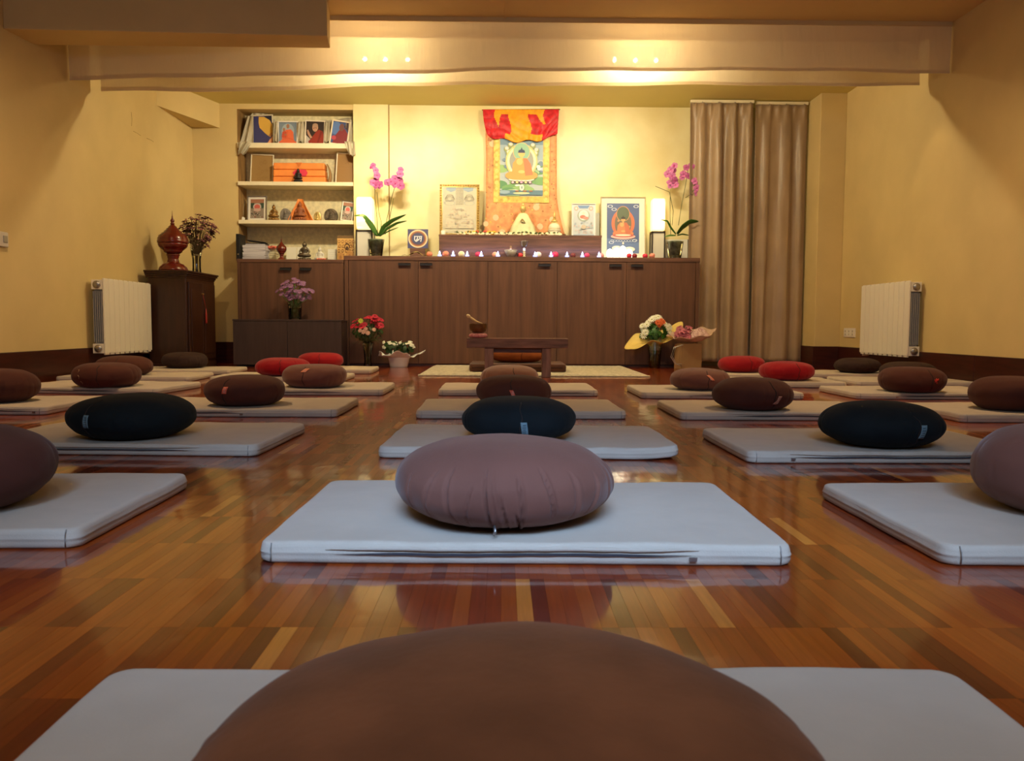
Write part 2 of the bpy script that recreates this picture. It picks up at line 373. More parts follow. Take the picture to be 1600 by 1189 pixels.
# plastered beam at the left, slightly askew
mb = MB(); xa, xb = XL, -1.12
q = [(xa, 4.98, 2.085), (xb, 5.385, 2.20), (xb-.03, 5.62, 2.20), (xa, 5.30, 2.10)]
mb.add(q+[(p[0], p[1], ZC) for p in q], [(0, 3, 2, 1), (4, 5, 6, 7), (0, 1, 5, 4), (1, 2, 6, 5), (2, 3, 7, 6), (3, 0, 4, 7)])
struct('trim_2', mb, M_WALL, bevel=.004)['label'] = 'plastered ceiling beam jutting in from the left wall'
# cable channel across the ceiling with its rosette
mb = MB().box(.006, .018, 4.0, 5.67, ZC-.008, ZC)
struct('trim_3', mb, M_CEIL)
# hairline cracks in the left wall
def wall_px(x, y):
    r = ray(x, y); t = XL/r[0]; return (XL+.0006, r[1]*t, EYE+r[2]*t)
for pts in (((205, 175), (206, 186), (205.5, 197)), ((208, 205), (214, 208), (220, 212)), ((229, 216), (236, 219), (240, 222))):
    obj('plaster_crack', MB().tube([wall_px(*p) for p in pts], .0014, 4), mat('crack_brown', (.28, .18, .06), .9), bpy.data.objects['wall_left'])

# ------------------------------------------------------------------ fabric valances hung under the ceiling
M_VAL = mat_fabric_translucent('valance_satin', (0.78, 0.66, 0.48), 0.45, 0.12)
def valance(name, label, Y, xl, xr, zb, seed):
    random.seed(seed)
    def fn(u, v):
        x = xl+(xr-xl)*u
        zbot = zb(u)
        z = ZC-.03+(zbot-(ZC-.03))*v
        y = Y+.010*v*math.sin(u*47+seed)+.006*v*noise.noise((x*5, seed, v*2))+.012*v*v*math.sin(u*19+1.3*seed)
        return (x, y, z)
    t = thing(name, label, 'valance', ((xl+xr)/2, Y, ZC-.03))
    obj('fabric', MB().grid(fn, 220, 14), M_VAL, t, world=True)
    def hem(u, v):
        p = fn(u, .93+.07*v); return (p[0], p[1]-.003, p[2])
    obj('hem', MB().grid(hem, 220, 2), M_VAL, t, world=True)
    obj('curtain_rail', MB().box(xl, xr, Y-.008, Y+.012, ZC-.03, ZC), M_CEIL, t, world=True)
def lerp_tab(tab):
    def f(u):
        for (a, b), (c, d) in zip(tab, tab[1:]):
            if u <= c: 
                w = (u-a)/(c-a); w = w*w*(3-2*w); return b+(d-b)*w
        return tab[-1][1]
    return f
valance('fabric_valance', 'front cream satin valance hung across the room under the ceiling', 5.68, XL+.01, XR-.01,
        lerp_tab([(0, 2.0), (.14, 2.018), (.36, 2.058), (.5, 2.080), (.73, 2.097), (1, 2.093)]), 1.0)
valance('fabric_valance', 'rear cream satin valance, lower edge showing below the front one', 6.00, XL+.07, XR-.06,
        lerp_tab([(0, 2.012), (.12, 2.012), (.36, 2.066), (.5, 2.078), (.76, 2.090), (1, 2.10)]), 2.4)

# altar spotlight bars behind the valances
M_BULB = mat('bulb_glow', (1, .9, .7), .5, emit=(1, .86, .58), estr=220)
for gi, (i0, lab) in enumerate(((0, 'left bar of three spot bulbs glowing through the fabric valance'), (3, 'right bar of three spot bulbs glowing through the fabric valance'))):
    L3 = LAMPS[i0:i0+3]
    t = thing('spotlight_bar', lab, 'ceiling light', (L3[1][0], 6.25, ZC), 0, 'spotlight bars above the altar')
    obj('mounting_bar', MB().box(L3[0][0]-.06, L3[2][0]+.06, 6.235, 6.265, ZC-.022, ZC), M_METAL, t, world=True, bevel=.003)
    for p in L3:
        h = obj('lamp_head', MB().lathe([(.012, .062), (.020, .055), (.030, .012), (.031, .008)], (p[0], p[1], p[2]-.006+.002), 16), M_METAL, t, world=True)
        obj('bulb', MB().ell((p[0], p[1], p[2]-.008), (.016, .016, .014), 0, 12, 8), M_BULB, h, world=True)
for i, (lx, ly) in enumerate(WASH):
    t = thing('downlight', ('left' if i == 0 else 'right')+' small recessed downlight between the two valances by the side wall', 'ceiling light', (lx, ly, ZC))
    obj('rim', MB().lathe([(.040, 0), (.045, -.004), (.045, -.008), (.034, -.008), (.030, -.001)], (0, 0, 0), 20), M_METAL, t)
    obj('stem', MB().lathe([(.006, -.006), (.006, -.12), (.030, -.13), (.036, -.155), (.033, -.155)], (0, 0, 0), 16), M_METAL, t)

# ------------------------------------------------------------------ sideboard, cupboards
def handle_mb(x, z, y, w=.11):
    return MB().box(x-w/2, x+w/2, y-.022, y, z, z+.004).box(x-w/2, x+w/2, y-.022, y-.018, z-.020, z+.004)
SBY, SBX0, SBX1, SBZ = 7.50, -1.424, 1.779, 0.990
sb = thing('sideboard', 'long dark wood five-door altar sideboard under the hanging scroll', 'sideboard', ((SBX0+SBX1)/2, 7.7, 0))
obj('carcass', MB().box(SBX0, SBX1, SBY+.022, YB-.003, 0.03, SBZ-.04), M_WENGE, sb, world=True)
obj('worktop', MB().box(SBX0-.005, SBX1+.005, SBY-.004, YB-.003, SBZ-.04, SBZ), M_WENGEH, sb, world=True, bevel=.002)
obj('plinth', MB().box(SBX0+.02, SBX1-.02, SBY+.03, YB-.003, 0, .03), M_WENGEH, sb, world=True)
obj('side_panel', MB().box(SBX0, SBX0+.034, SBY, SBY+.05, .0, SBZ-.04), M_WENGE, sb, world=True, bevel=.001)
obj('side_panel', MB().box(SBX1-.030, SBX1, SBY, SBY+.05, .0, SBZ-.04), M_WENGE, sb, world=True, bevel=.001)
dx0, dx1 = SBX0+.037, SBX1-.033; dw = (dx1-dx0)/5
hx = [at(x, 414, SBY)[0] for x in (632, 666, 851, 961.5, 995)]
for i in range(5):
    d = obj('door', MB().box(dx0+i*dw+.0015, dx0+(i+1)*dw-.0015, SBY+.001, SBY+.02, .022, SBZ-.043), M_WENGE, sb, world=True, bevel=.001)
    obj('handle', handle_mb(hx[i], at(851, 413, SBY)[2], SBY), M_DKMETAL, d, world=True)
# riser
RY, RZ = 7.62, 1.198
rs = thing('altar_step', 'low dark wood step standing on the altar sideboard', 'shelf riser', (.16, RY, SBZ))
obj('front_board', MB().box(-.582, .904, RY, RY+.02, SBZ, RZ-.018), M_WENGEH, rs, world=True, bevel=.001)
obj('top_board', MB().box(-.585, .907, RY-.003, YB-.005, RZ-.018, RZ), M_WENGEH, rs, world=True, bevel=.002)
for sx in (-.582, .884): obj('side_board', MB().box(sx, sx+.02, RY+.02, YB-.005, SBZ, RZ-.018), M_WENGEH, rs, world=True)
# cupboard under the niche
UX0, UX1, UZ = at(372, 500, 7.5)[0], SBX0-.006, .955
uc = thing('wall_cupboard', 'dark brown two-door cupboard below the shelf niche', 'cupboard', ((UX0+UX1)/2, 7.7, 0))
obj('carcass', MB().box(UX0, UX1, 7.522, YB-.003, 0, UZ-.03), M_WENGE, uc, world=True)
obj('worktop', MB().box(UX0-.003, UX1, 7.497, 8.16, UZ-.03, UZ), M_WENGEH, uc, world=True, bevel=.002)
um = at(468, 450, 7.5)[0]
for i, (a, b) in enumerate(((UX0+.03, um), (um, UX1-.002))):
    d = obj('door', MB().box(a+.0015, b-.0015, 7.501, 7.52, .02, UZ-.033), M_WENGE, uc, world=True, bevel=.001)
    obj('handle', handle_mb(at((447, 478)[i], 420, 7.5)[0], at(447, 419, 7.5)[2], 7.5, .10), M_BLACK, d, world=True)
obj('side_panel', MB().box(UX0, UX0+.028, 7.5, 7.53, 0, UZ-.03), M_WENGE, uc, world=True)
# low dark cabinet
lc = thing('low_cabinet', 'low dark two-door cabinet in front of the cupboard, vase of purple flowers on it', 'cabinet', (-1.87, 7.3, 0))
obj('carcass', MB().box(-2.335, -1.40, 7.22, 7.49, .02, .398), M_DARKCAB, lc, world=True)
obj('top_board', MB().box(-2.340, -1.395, 7.198, 7.492, .398, .414), M_DARKCAB, lc, world=True, bevel=.002)
lm = at(449, 530, 7.2)[0]
for a, b in ((-2.338, lm), (lm, -1.397)): obj('door', MB().box(a+.0015, b-.0015, 7.2, 7.218, .02, .396), M_DARKCAB, lc, world=True, bevel=.001)
obj('plinth', MB().box(-2.32, -1.42, 7.24, 7.47, 0, .02), M_BLACK, lc, world=True)
# corner cabinet
cx0, cx1, cy0, cy1, cz = -2.865, -2.545, 6.70, 7.36, .80
cc = thing('corner_cabinet', 'very dark wooden cabinet in the left corner behind the radiator', 'cabinet', (-2.7, 7.03, 0))
obj('body', MB().box(cx0+.015, cx1, cy0, cy1, .03, cz-.06), M_CORNER, cc, world=True, bevel=.004)
mb = MB()
for k, (g, za, zb) in enumerate(((.004, cz-.06, cz-.045), (.012, cz-.045, cz-.03), (.022, cz-.03, cz-.015), (.030, cz-.015, cz))): mb.box(cx0-g*.2, cx1+g, cy0-g, cy1+g, za, zb)
obj('cornice', mb, M_CORNER, cc, world=True, bevel=.003)
for a, b in ((cy0+.03, 7.03), (7.034, cy1-.03)):
    d = obj('door', MB().box(cx1, cx1+.014, a, b, .07, cz-.09), M_CORNER, cc, world=True, bevel=.003)
    obj('door_moulding', MB().box(cx1+.014, cx1+.019, a+.04, b-.04, .12, cz-.14), M_CORNER, d, world=True, bevel=.003)
obj('knob', MB().ell((cx1+.03, 6.99, .62), (.012, .008, .008)), C('brass', .5, .32, .1, .3, metal=.9), cc, world=True)
obj('red_tassel', MB().lathe([(.003, .50), (.005, .47), (.008, .46), (.010, .38), (.004, .375)], (cx1+.03, 7.06, 0), 8).tube([(cx1+.03, 7.06, .5), (cx1+.028, 7.0, .61)], .002, 5), C('tassel_red', .35, .03, .02), cc, world=True)
obj('plinth', MB().box(cx0+.01, cx1+.006, cy0-.006, cy1+.006, 0, .05), M_CORNER, cc, world=True, bevel=.003)

# niche shelves
for i, (ya, yb, what) in enumerate(((223.5, 231.5, 'top cream niche shelf, carrying the portraits and scarf'), (284, 290, 'middle cream niche shelf, carrying the orange bundle'), (344, 350, 'lowest cream niche shelf, carrying the row of statues'))):
    zt = at(460, ya, 7.9)[2]; zb = at(460, yb, 7.9)[2]
    o = obj('niche_shelf', MB().box(NX0+.006, NX1-.003, 7.895, NYB, zb, zt), M_SHELF, bevel=.002); tag(o, what, 'shelf', 'shelves in the wall niche')
SHZ = [at(460, y, 7.9)[2] for y in (223.5, 284, 344)]

# ------------------------------------------------------------------ curtains
def curtain(label, xa, xb, Y, zt, zb, seed, folds, depth):
    random.seed(seed)
    t = thing('curtain', label, 'curtain', ((xa+xb)/2, Y, 0), 0, 'brown curtains by the pillar')
    ph = [random.uniform(-.35, .35) for _ in range(folds+1)]; am = [random.uniform(.55, 1.25) for _ in range(folds+1)]
    def fn(u, v):
        z = zt+(zb-zt)*v
        k = u*folds; i = min(int(k), folds-1); f = k-i
        a = am[i]*(1-f)+am[i+1]*f; p = ph[i]*(1-f)+ph[i+1]*f
        w = math.sin(2*PI*(k+p*(.3+.7*v)))
        w = math.copysign(abs(w)**.8, w)
        top = max(0, 1-v/.07)
        y = Y+depth*a*w*(.45+.55*min(1, v*5))+.006*noise.noise((u*9, v*7, seed))
        pinch = .25*top*math.sin(2*PI*k*2)
        x = xa+(xb-xa)*(u+.006*math.sin(v*3+u*30))+pinch*.012
        if v < .07: y += .012*math.sin(2*PI*k*2+.6)*top
        return (x, y, z)
    obj('fabric', MB().grid(fn, folds*26, 60), M_CURT, t, world=True, solid=.002)
    obj('curtain_rail', MB().box(xa, xb, Y-.012, Y+.012, zt, zt+.025), M_SHELF, t, world=True)
    for i in range(folds*2):
        u = (i+.5)/(folds*2); p = fn(u, 0)
        obj('hook', MB().box(p[0]-.003, p[0]+.003, p[1]-.003, p[1]+.003, zt-.01, zt+.006), M_METAL, t, world=True)
CZT = 2.395
curtain('left brown satin curtain panel, right of the sideboard, strongly folded', at(1074, 400, 7.62)[0], at(1172, 400, 7.62)[0], 7.62, CZT, .05, 3, 4, .036)
curtain('right brown satin curtain panel, next to the pillar, softly folded', at(1175, 400, 7.66)[0], at(1258, 400, 7.62)[0], 7.66, CZT, .05, 8, 3, .018)

# ------------------------------------------------------------------ radiators
def radiator(label, side):
    x = 2.925 if side > 0 else -2.80
    ya, yb, za, zb = (5.93, 6.73, .158, .712) if side > 0 else (5.86, 6.64, .150, .690)
    t = thing('radiator', label, 'radiator', (x, (ya+yb)/2, za), 0, 'white radiators on the side walls')
    n = 10; w = (yb-ya)/n
    def sec(k):
        y0 = ya+k*w; mb = MB(); s = side
        xs = lambda a, b: (min(x+s*a, x+s*b), max(x+s*a, x+s*b))
        a, b = xs(0, .010); mb.box(a, b, y0+.002, y0+w-.002, za+.012, zb-.006, 0)     # front plate
        a, b = xs(.004, .016); mb.box(a, b, y0+.012, y0+w-.012, za, zb, 0)
        a, b = xs(.010, .085); mb.box(a, b, y0+.034, y0+.046, za+.02, zb-.01, 1)       # web
        for q in (.020, .034, .048, .062, .076):
            a, b = xs(q, q+.004); mb.box(a, b, y0+.004, y0+w-.004, za+.09, zb-.09, 1)
        for zc in (za+.045, zb-.045):
            a, b = xs(.012, .088); mb.box(a, b, y0+.001, y0+w-.001, zc-.034, zc+.034, 0)
        return mb
    for k in range(n): obj('section', sec(k), [M_WHITE, M_GREYFIN], t, world=True, bevel=.0015)
    for zc in (za+.045, zb-.045):
        mb = MB().lathe([(.026, 0), (.026, .010), (.020, .016), (.008, .018)], (0, 0, 0), 20)
        mb.v = [(x+side*.048+v[0], ya-v[2], zc+v[1]) for v in mb.v]; mb.f = [tuple(reversed(f)) for f in mb.f]
        obj('end_cap', mb, M_METAL, t, world=True)
        obj('wall_bracket', MB().box(min(x+side*.085, (XR if side > 0 else XL)), max(x+side*.085, (XR if side > 0 else XL)), ya+.15, ya+.18, zc-.01, zc+.01), M_WHITE, t, world=True)
    v = obj('valve', MB().tube([(x+side*.045, yb, za+.045), (x+side*.045, yb+.045, za+.045)], .016, 10).tube([(x+side*.045, yb+.035, za+.045), (x+side*.045, yb+.035, za-.01), (x+side*.115, yb+.035, za-.01)], .009, 8), M_WHITE, t, world=True)
radiator('white finned radiator on the right wall', 1)
radiator('white finned radiator on the left wall beside the dark cabinet', -1)

# socket plate and switch
t = thing('wall_socket', 'cream triple wall socket on the right wall beyond the radiator', 'socket', (XR, 7.17, .325))
obj('plate', MB().box(XR-.010, XR, 7.055, 7.286, .285, .365), M_WHITE, t, world=True, bevel=.003)
for k in range(3):
    yc = 7.095+k*.076
    mb = MB().box(XR-.013, XR-.010, yc-.026, yc+.026, .297, .353, 0)
    s_ = obj('socket_insert', mb, [M_WHITE], t, world=True, bevel=.003)
    obj('socket_hole', MB().box(XR-.0135, XR-.0128, yc-.006, yc+.002, .330, .345).box(XR-.0135, XR-.0128, yc-.006, yc+.002, .304, .317), M_DKMETAL, s_, world=True)
t = thing('wall_thermostat', 'small white box on the left wall at the picture edge', 'switch', (XL, 4.86, .858))
obj('housing', MB().box(XL, XL+.02, 4.80, 4.925, .815, .902), C('off_white_plastic', .6, .56, .5, .3), t, world=True, bevel=.005)
obj('button', MB().box(XL+.02, XL+.024, 4.87, 4.91, .84, .88), M_METAL, t, world=True, bevel=.002)

# ------------------------------------------------------------------ floor mats and cushions
MW, MD, MT = .85, .53, .036
def mat_geo(seed, w, d, t):
    """padded canvas mat: domed top with rounded borders, softly wavy, skirt to the floor"""
    def axis(L, n):
        e = [0, .0015, .004, .008, .014, .022, .035, .055]
        a = [-L/2+x for x in e]; b = [L/2-x for x in reversed(e)]
        m_ = [a[-1]+(b[0]-a[-1])*k/n for k in range(1, n)]
        return a+m_+b
    X, Y = axis(w, 46), axis(d, 26); nx, ny = len(X), len(Y); R = .028; r = .0085
    def warp(x, y, z):
        wx = .004*noise.noise((y*5, seed*3.1, z*9)); wy = .0035*noise.noise((x*4, seed*7.7, z*9))
        return x+wx*(1 if x > 0 else -1), y+wy
    def pt(x, y, skirt=None):
        ax, ay = abs(x), abs(y); cx, cy = w/2-R, d/2-R
        if ax > cx and ay > cy:
            dx, dy = ax-cx, ay-cy; L = math.hypot(dx, dy); mx = max(dx, dy)
            f = mx/L if L > 0 else 1; ax, ay = cx+dx*f, cy+dy*f; dist = R-mx
        else: dist = min(w/2-ax, d/2-ay)
        x = math.copysign(ax, x); y = math.copysign(ay, y)
        if dist < r: h = t-r+math.sqrt(max(0, r*r-(r-dist)**2))
        else: h = t
        h += .0022*noise.noise((x*4.2, y*5, seed))+.0009*noise.noise((x*18, y*14, seed+5))
        h += .0028*math.exp(-((dist-.018)/.02)**2)*noise.noise((x*9, y*9, seed+9))
        h -= .002*(1-min(1, dist/.12))
        return x, y, max(h, .01)
    mb = MB(); P = []
    for y in Y:
        for x in X:
            p = pt(x, y); q = warp(p[0], p[1], p[2]); P.append((q[0], q[1], p[2]))
    fs = []
    for j in range(ny-1):
        for i in range(nx-1): a = j*nx+i; fs.append((a, a+1, a+nx+1, a+nx))
    mb.add(P, fs, 0, True)
    ring = [i for i in range(nx)]+[j*nx+nx-1 for j in range(1, ny)]+[(ny-1)*nx+i for i in range(nx-2, -1, -1)]+[j*nx for j in range(ny-2, 0, -1)]
    levels = [(.0, None), (.0014, .74), (.0022, .66), (.0010, .60), (.0014, .40), (.0006, .16), (-.0035, .03)]
    n = len(ring); vs = []
    for k, (out, fz) in enumerate(levels):
        for idx in ring:
            x, y, z = P[idx]
            L = math.hypot(x/w, y/d); nxn, nyn = (1 if x > w/2-.02 else -1 if x < -w/2+.02 else 0), (1 if y > d/2-.02 else -1 if y < -d/2+.02 else 0)
            zz = z if fz is None else max(.0, z*fz)
            sag = .0015*noise.noise((x*12, y*12, fz or 1))
            vs.append((x+nxn*(out+sag*(1 if fz else 0)), y+nyn*(out+sag*(1 if fz else 0)), zz))
    fs = []
    for k in range(len(levels)-1):
        for i in range(n): i2 = (i+1) % n; fs.append((k*n+i2, k*n+i, (k+1)*n+i, (k+1)*n+i2))
    fs.append(tuple(reversed([(len(levels)-1)*n+i for i in range(n)])))
    mb.add(vs, fs, 0, True)
    return mb
def strip_on_front(seed, w, d, t, x0, x1, zc, hh, off):
    mb = MB()
    def fn(u, v):
        x = x0+(x1-x0)*u; y = -d/2-off+.0035*noise.noise((x*4, seed*7.7, .3))-.0022*math.sin(PI*u)**.5
        hz = hh*min(1, 6*u, 6*(1-u))
        return (x, y+.0015*noise.noise((x*30, 1, seed)), zc+hz*(v-.5)+.0025*noise.noise((x*8, seed, 0)))
    return mb.grid(fn, 40, 2)
MATI = 0
def floor_mat(label, x, y, rz, w=MW, d=MD, z=0.0, lift=0.0, zipper=(-.75, .65), m=None, group='canvas floor mats'):
    global MATI; MATI += 1; seed = MATI*1.37
    rz = math.radians(rz)
    t = thing('floor_mat', label, 'mat', (x, y, z), rz, group)
    g = mat_geo(seed, w, d, MT)
    if lift:
        g.v = [(v[0], v[1], v[2]+lift*max(0, (v[0]-.10)/.32)**1.6*(.55+.45*math.sin(v[0]*16))*max(0, 1-(v[1]+d/2)/.4)) for v in g.v]
    obj('cover', g, m or M_MAT, t)
    if zipper:
        a, b = zipper[0]*w/2, zipper[1]*w/2
        obj('zip_flap', strip_on_front(seed, w, d, MT, a-.01, b+.01, .0262, .0060, .0030), m or M_MAT, t, solid=.0015)
        zp = obj('zipper', strip_on_front(seed, w, d, MT, a, b, .0180, .0042, .0036), M_ZIP, t)
        ex = a if MATI % 2 else b
        obj('zip_pull', MB().box(ex-.006, ex+.006, -d/2-.0085, -d/2-.0055, .010, .016), M_METAL, zp)
    for s in (-1, 1):   # stitched end seams of the boxing strip
        xs = s*(w/2-.022)
        if lift: continue
        obj('corner_seam', MB().tube([(xs, -d/2-.0012, .004), (xs+.0005, -d/2-.0030, .014), (xs, -d/2-.0026, .024), (xs, -d/2+.0035, .0325)], .0011, 5), M_SEAM, t)
    return t
MATS_AT = [
 ('pale canvas floor mat nearest the camera, under the large brown cushion', .035, .553, 0, {}),
 ('pale canvas floor mat in the centre, under the mauve-brown pleated cushion', .042, 1.548, -.8, {'zipper': (-.72, .62)}),
 ('centre floor mat with lifted right corner, behind the pleated brown cushion', .080, 2.575, -1.2, {'zipper': None, 'lift': .014}),
 ('centre floor mat, fourth from the camera, black cushion in front of it', .075, 3.570, .8, {'zipper': (-.62, .5)}),
 ('centre floor mat nearest the bench', .085, 4.640, .3, {'zipper': (-.3, .9)}),
 ('pale floor mat at the left edge, front row, mostly cut off', -1.140, 1.625, 1.5, {'zipper': None}),
 ('floor mat under the left black cushion', -1.115, 2.620, -2.2, {'zipper': (-.98, .6)}),
 ('floor mat just behind the left black cushion, brown cushion with red label on it', -1.095, 3.600, 0, {'zipper': (-.9, .1)}),
 ('floor mat under the brown cushion with orange label, left of the aisle', -1.058, 4.630, 0, {'zipper': (-.8, .5)}),
 ('floor mat at the left edge, one row behind the left black cushion', -2.290, 3.640, 0, {'zipper': (-.9, .9)}),
 ('floor mat by the left wall under the dark brown cushion with tan stitching', -2.215, 4.650, -5, {'zipper': (-.6, .5)}),
 ('floor mat under the nearer of the two red cushions on the left', -1.465, 5.590, 0, {'zipper': None}),
 ('tan floor mat by the left wall, row behind the cushion with tan stitching', -2.440, 5.560, 2, {'zipper': None, 'w': .84}),
 ('floor mat under the farther red cushion on the left', -1.425, 6.500, 2, {'zipper': None}),
 ('farthest left floor mat, before the corner cabinet', -2.440, 6.330, 3, {'zipper': None, 'w': .84}),
 ('pale floor mat at the right edge, front row', 1.132, 1.545, 0, {'zipper': None}),
 ('floor mat under the right black cushion', 1.090, 2.525, .5, {'w': .82, 'zipper': (-.7, .95)}),
 ('floor mat just behind the right black cushion, dark brown cushion on it', 1.142, 3.555, 0, {'zipper': (-.5, .95)}),
 ('floor mat under the brown cushion with orange label, right of the aisle', 1.148, 4.520, 0, {'zipper': (-.4, .8)}),
 ('floor mat at the right edge, one row behind the right black cushion', 2.250, 3.505, 0, {'zipper': None}),
 ('floor mat under the brown cushion with a red cross of thread', 2.275, 4.540, 0, {'zipper': (-.5, .6)}),
 ('floor mat under the nearer red cushion on the right', 1.740, 5.330, -2, {'zipper': None, 'w': .80}),
 ('floor mat by the right wall below the radiator, near one', 2.620, 5.420, 0, {'zipper': None, 'w': .76}),
 ('floor mat under the farther red cushion on the right', 1.760, 6.130, 0, {'zipper': None, 'w': .80}),
 ('farthest right floor mat, before the socket and radiator', 2.600, 6.260, 0, {'zipper': None, 'w': .78}),
]
for lab, x, y, rz, kw in MATS_AT: floor_mat(lab, x, y, rz, **kw)

def zafu_surface(a, b, e, pleats, seed, squash=1.0):
    """returns f(theta, phi)->(x,y,z), z measured from the underside"""
    rnd = random.Random(seed)
    zmin = -b*.90
    def f(th, ph):
        c, s_ = math.cos(ph), math.sin(ph)
        rr = a*math.copysign(abs(c)**e, c); z = b*math.copysign(abs(s_)**.92, s_)
        g = 0.0
        for (t0, w, dep, lo, hi, slant) in pleats:
            d = (th-t0-slant*ph+PI) % (2*PI)-PI
            if abs(d) < w*4:
                win = max(0, min(1, (ph-lo)/.18))*max(0, min(1, (hi-ph)/.25))
                g += -dep*math.exp(-(d/w)**2)*win+.35*dep*math.exp(-((d-2.2*w)/(1.5*w))**2)*win
        lump = a*.028*noise.noise((math.cos(th)*c*1.6+seed, math.sin(th)*c*1.6, s_*1.2))+a*.010*noise.noise((math.cos(th)*c*4+seed, math.sin(th)*c*4, s_*3))
        rr += (g+lump)*(.3+.7*c)
        z += .5*lump*s_+g*.35*s_
        if z < zmin: z = zmin
        return (rr*math.cos(th)*squash, rr*math.sin(th), z-zmin)
    return f
ZI = 0
def zafu(label, x, y, z, diam, height, m, e=.80, n_pleats=30, dep=.0052, hd=False, label_tag=None, pleats=None, rz=0.0, group=None, squash=1.0, extra=None):
    global ZI; ZI += 1; seed = ZI*3.17; rnd = random.Random(ZI)
    a, b = diam/2, height/1.90
    if pleats is None:
        pleats = []
        for k in range(n_pleats):
            t0 = 2*PI*(k+rnd.uniform(-.38, .38))/n_pleats; dp = dep*rnd.uniform(.15, 1.0)
            if rnd.random() < .5: continue
            pleats.append((t0, .018*rnd.uniform(.7, 1.5), dp, rnd.uniform(-1.0, -.5), rnd.uniform(.25, .95), rnd.uniform(-.12, .12)))
    f = zafu_surface(a, b, e, pleats, seed, squash)
    nth, nph = (420, 90) if hd else (140, 36)
    mb = MB(); vs = []
    for j in range(1, nph):
        ph = -PI/2+PI*j/nph
        for i in range(nth): vs.append(f(2*PI*i/nth, ph))
    lo = f(0, -PI/2); hi = f(0, PI/2); vs.append((0, 0, lo[2])); vs.append((0, 0, hi[2]))
    B, T = len(vs)-2, len(vs)-1; fs = []
    for j in range(nph-2):
        for i in range(nth): i2 = (i+1) % nth; fs.append((j*nth+i, j*nth+i2, (j+1)*nth+i2, (j+1)*nth+i))
    for i in range(nth):
        i2 = (i+1) % nth; fs.append((B, i2, i)); fs.append((T, (nph-2)*nth+i, (nph-2)*nth+i2))
    mb.add(vs, fs, 0, True)
    t = thing('meditation_cushion', label, 'cushion', (x, y, z), rz, group)
    obj('cushion_cover', mb, m, t)
    def seam():
        g = []
        th = -PI/2+(math.asin(max(-.9, min(.9, (label_tag[1]-.010)/a)))-rz if label_tag else .15)
        for k in range(15):
            ph = -.75+1.75*k/14; q = Vector(f(th+.02*math.sin(k), ph)); n_ = Vector((q.x, q.y, (q.z-b*.9)*2.5)).normalized(); g.append(tuple(q+n_*.0004))
        return MB().tube(g, .0016, 5)
    if not hd: obj('zip_seam', seam(), mat('seam_dark', (.02, .012, .010), .8), t)
    def patch(th0, th1, p0, p1, off, nu=6, nv=8, twist=0.0):
        g = MB()
        def pf(u, v):
            ph = p0+(p1-p0)*v; th = th0+(th1-th0)*u+twist*(v-.5); q = Vector(f(th, ph)); c = Vector((0, 0, b*.9)); n_ = Vector((q.x, q.y, (q.z-c.z)*2.5)).normalized()
            return tuple(q+n_*off)
        return g.grid(pf, nu, nv)
    if label_tag:
        kind, dx, dz, tw, thh, tilt = label_tag      # dx in metres from the front centre, dz height of the middle
        th = -PI/2+math.asin(max(-.95, min(.95, dx/a)))-rz
        p = math.asin(max(-.95, min(.95, (dz-b*.9)/b)))
        dth = tw/a; dph = thh/(b*1.5)
        base, ink = {'red': (M_TAGR, M_TAGP), 'blue': (M_TAGB, M_TAGD), 'orange': (C('orange_label', .85, .28, .14), M_TAGP), 'dull': (C('dusky_label', .42, .20, .15), C('dusky_print', .7, .5, .42))}[kind]
        tg = obj('label_tag', patch(th-dth/2, th+dth/2, p-dph/2, p+dph/2, .0022, twist=tilt), base, t, solid=.0010)
        for k in range(5):
            q0 = p-dph*.40+dph*.16*k+dph*.02; l_ = dth*(.30, .36, .22, .34, .28)[k]
            obj('label_print', patch(th-l_, th+l_*.8, q0, q0+dph*.055, .0036, 3, 1, twist=0), ink, tg)
    if extra == 'pull':
        q = Vector(f(-PI/2-.10, -.62))
        obj('zip_pull', MB().tube([q+Vector((0, -.001, 0)), q+Vector((.002, -.006, -.008)), q+Vector((-.001, -.008, -.015))], [.0022, .0028, .0018], 6), M_METAL, t)
    if extra == 'thread':
        for k, (u, v) in enumerate((((-.10, .10), (.05, .09)), ((-.02, .22), (-.01, -.12)), ((-.08, -.02), (.06, .18)))):
            th = -PI/2+math.asin(.30)
            obj('red_thread', MB().tube([f(th+u[0]+(v[0]-u[0])*s_, u[1]+(v[1]-u[1])*s_) for s_ in (0, .25, .5, .75, 1)], .003, 5), C('thread_red', .75, .05, .03), t)
    if extra == 'tan_stitch':
        for k in range(3):
            th = -PI/2-.55+.06*k
            obj('tan_stitch', MB().tube([f(th, .55-.45*k), f(th+.05, .45-.45*k), f(th+.02, .30-.45*k)], .0016, 5), C('tan_thread', .45, .28, .16), t)
    return t
TH = -PI/2
bp = []
for off, w, dp, lo, hi, sl in ((-.72, .020, .0030, -.8, .55, .10), (-.50, .020, .0038, -1.0, .62, -.05), (-.30, .013, .0034, -.75, .30, .10), (-.155, .012, .0070, -1.15, .68, -.04),
                               (-.075, .016, -.0022, -.9, .60, -.07), (-.035, .010, .0036, -1.2, .10, -.10), (.045, .012, .0052, -1.2, -.25, -.16), (.135, .011, .0055, -1.1, .50, -.05), (.40, .012, .0060, -.45, .62, -.10),
                               (.66, .022, .0022, -.7, .5, -.05), (.92, .020, .0020, -.6, .4, .1), (-.98, .02, .003, -.6, .4, 0)):
    bp.append((TH+off, w*.75, dp*2.2, lo, hi, sl))
rn = random.Random(3)
for k in range(22): bp.append((TH+1.2+k*.17, .02, rn.uniform(.001, .005), -.8, .6, rn.uniform(-.1, .1)))
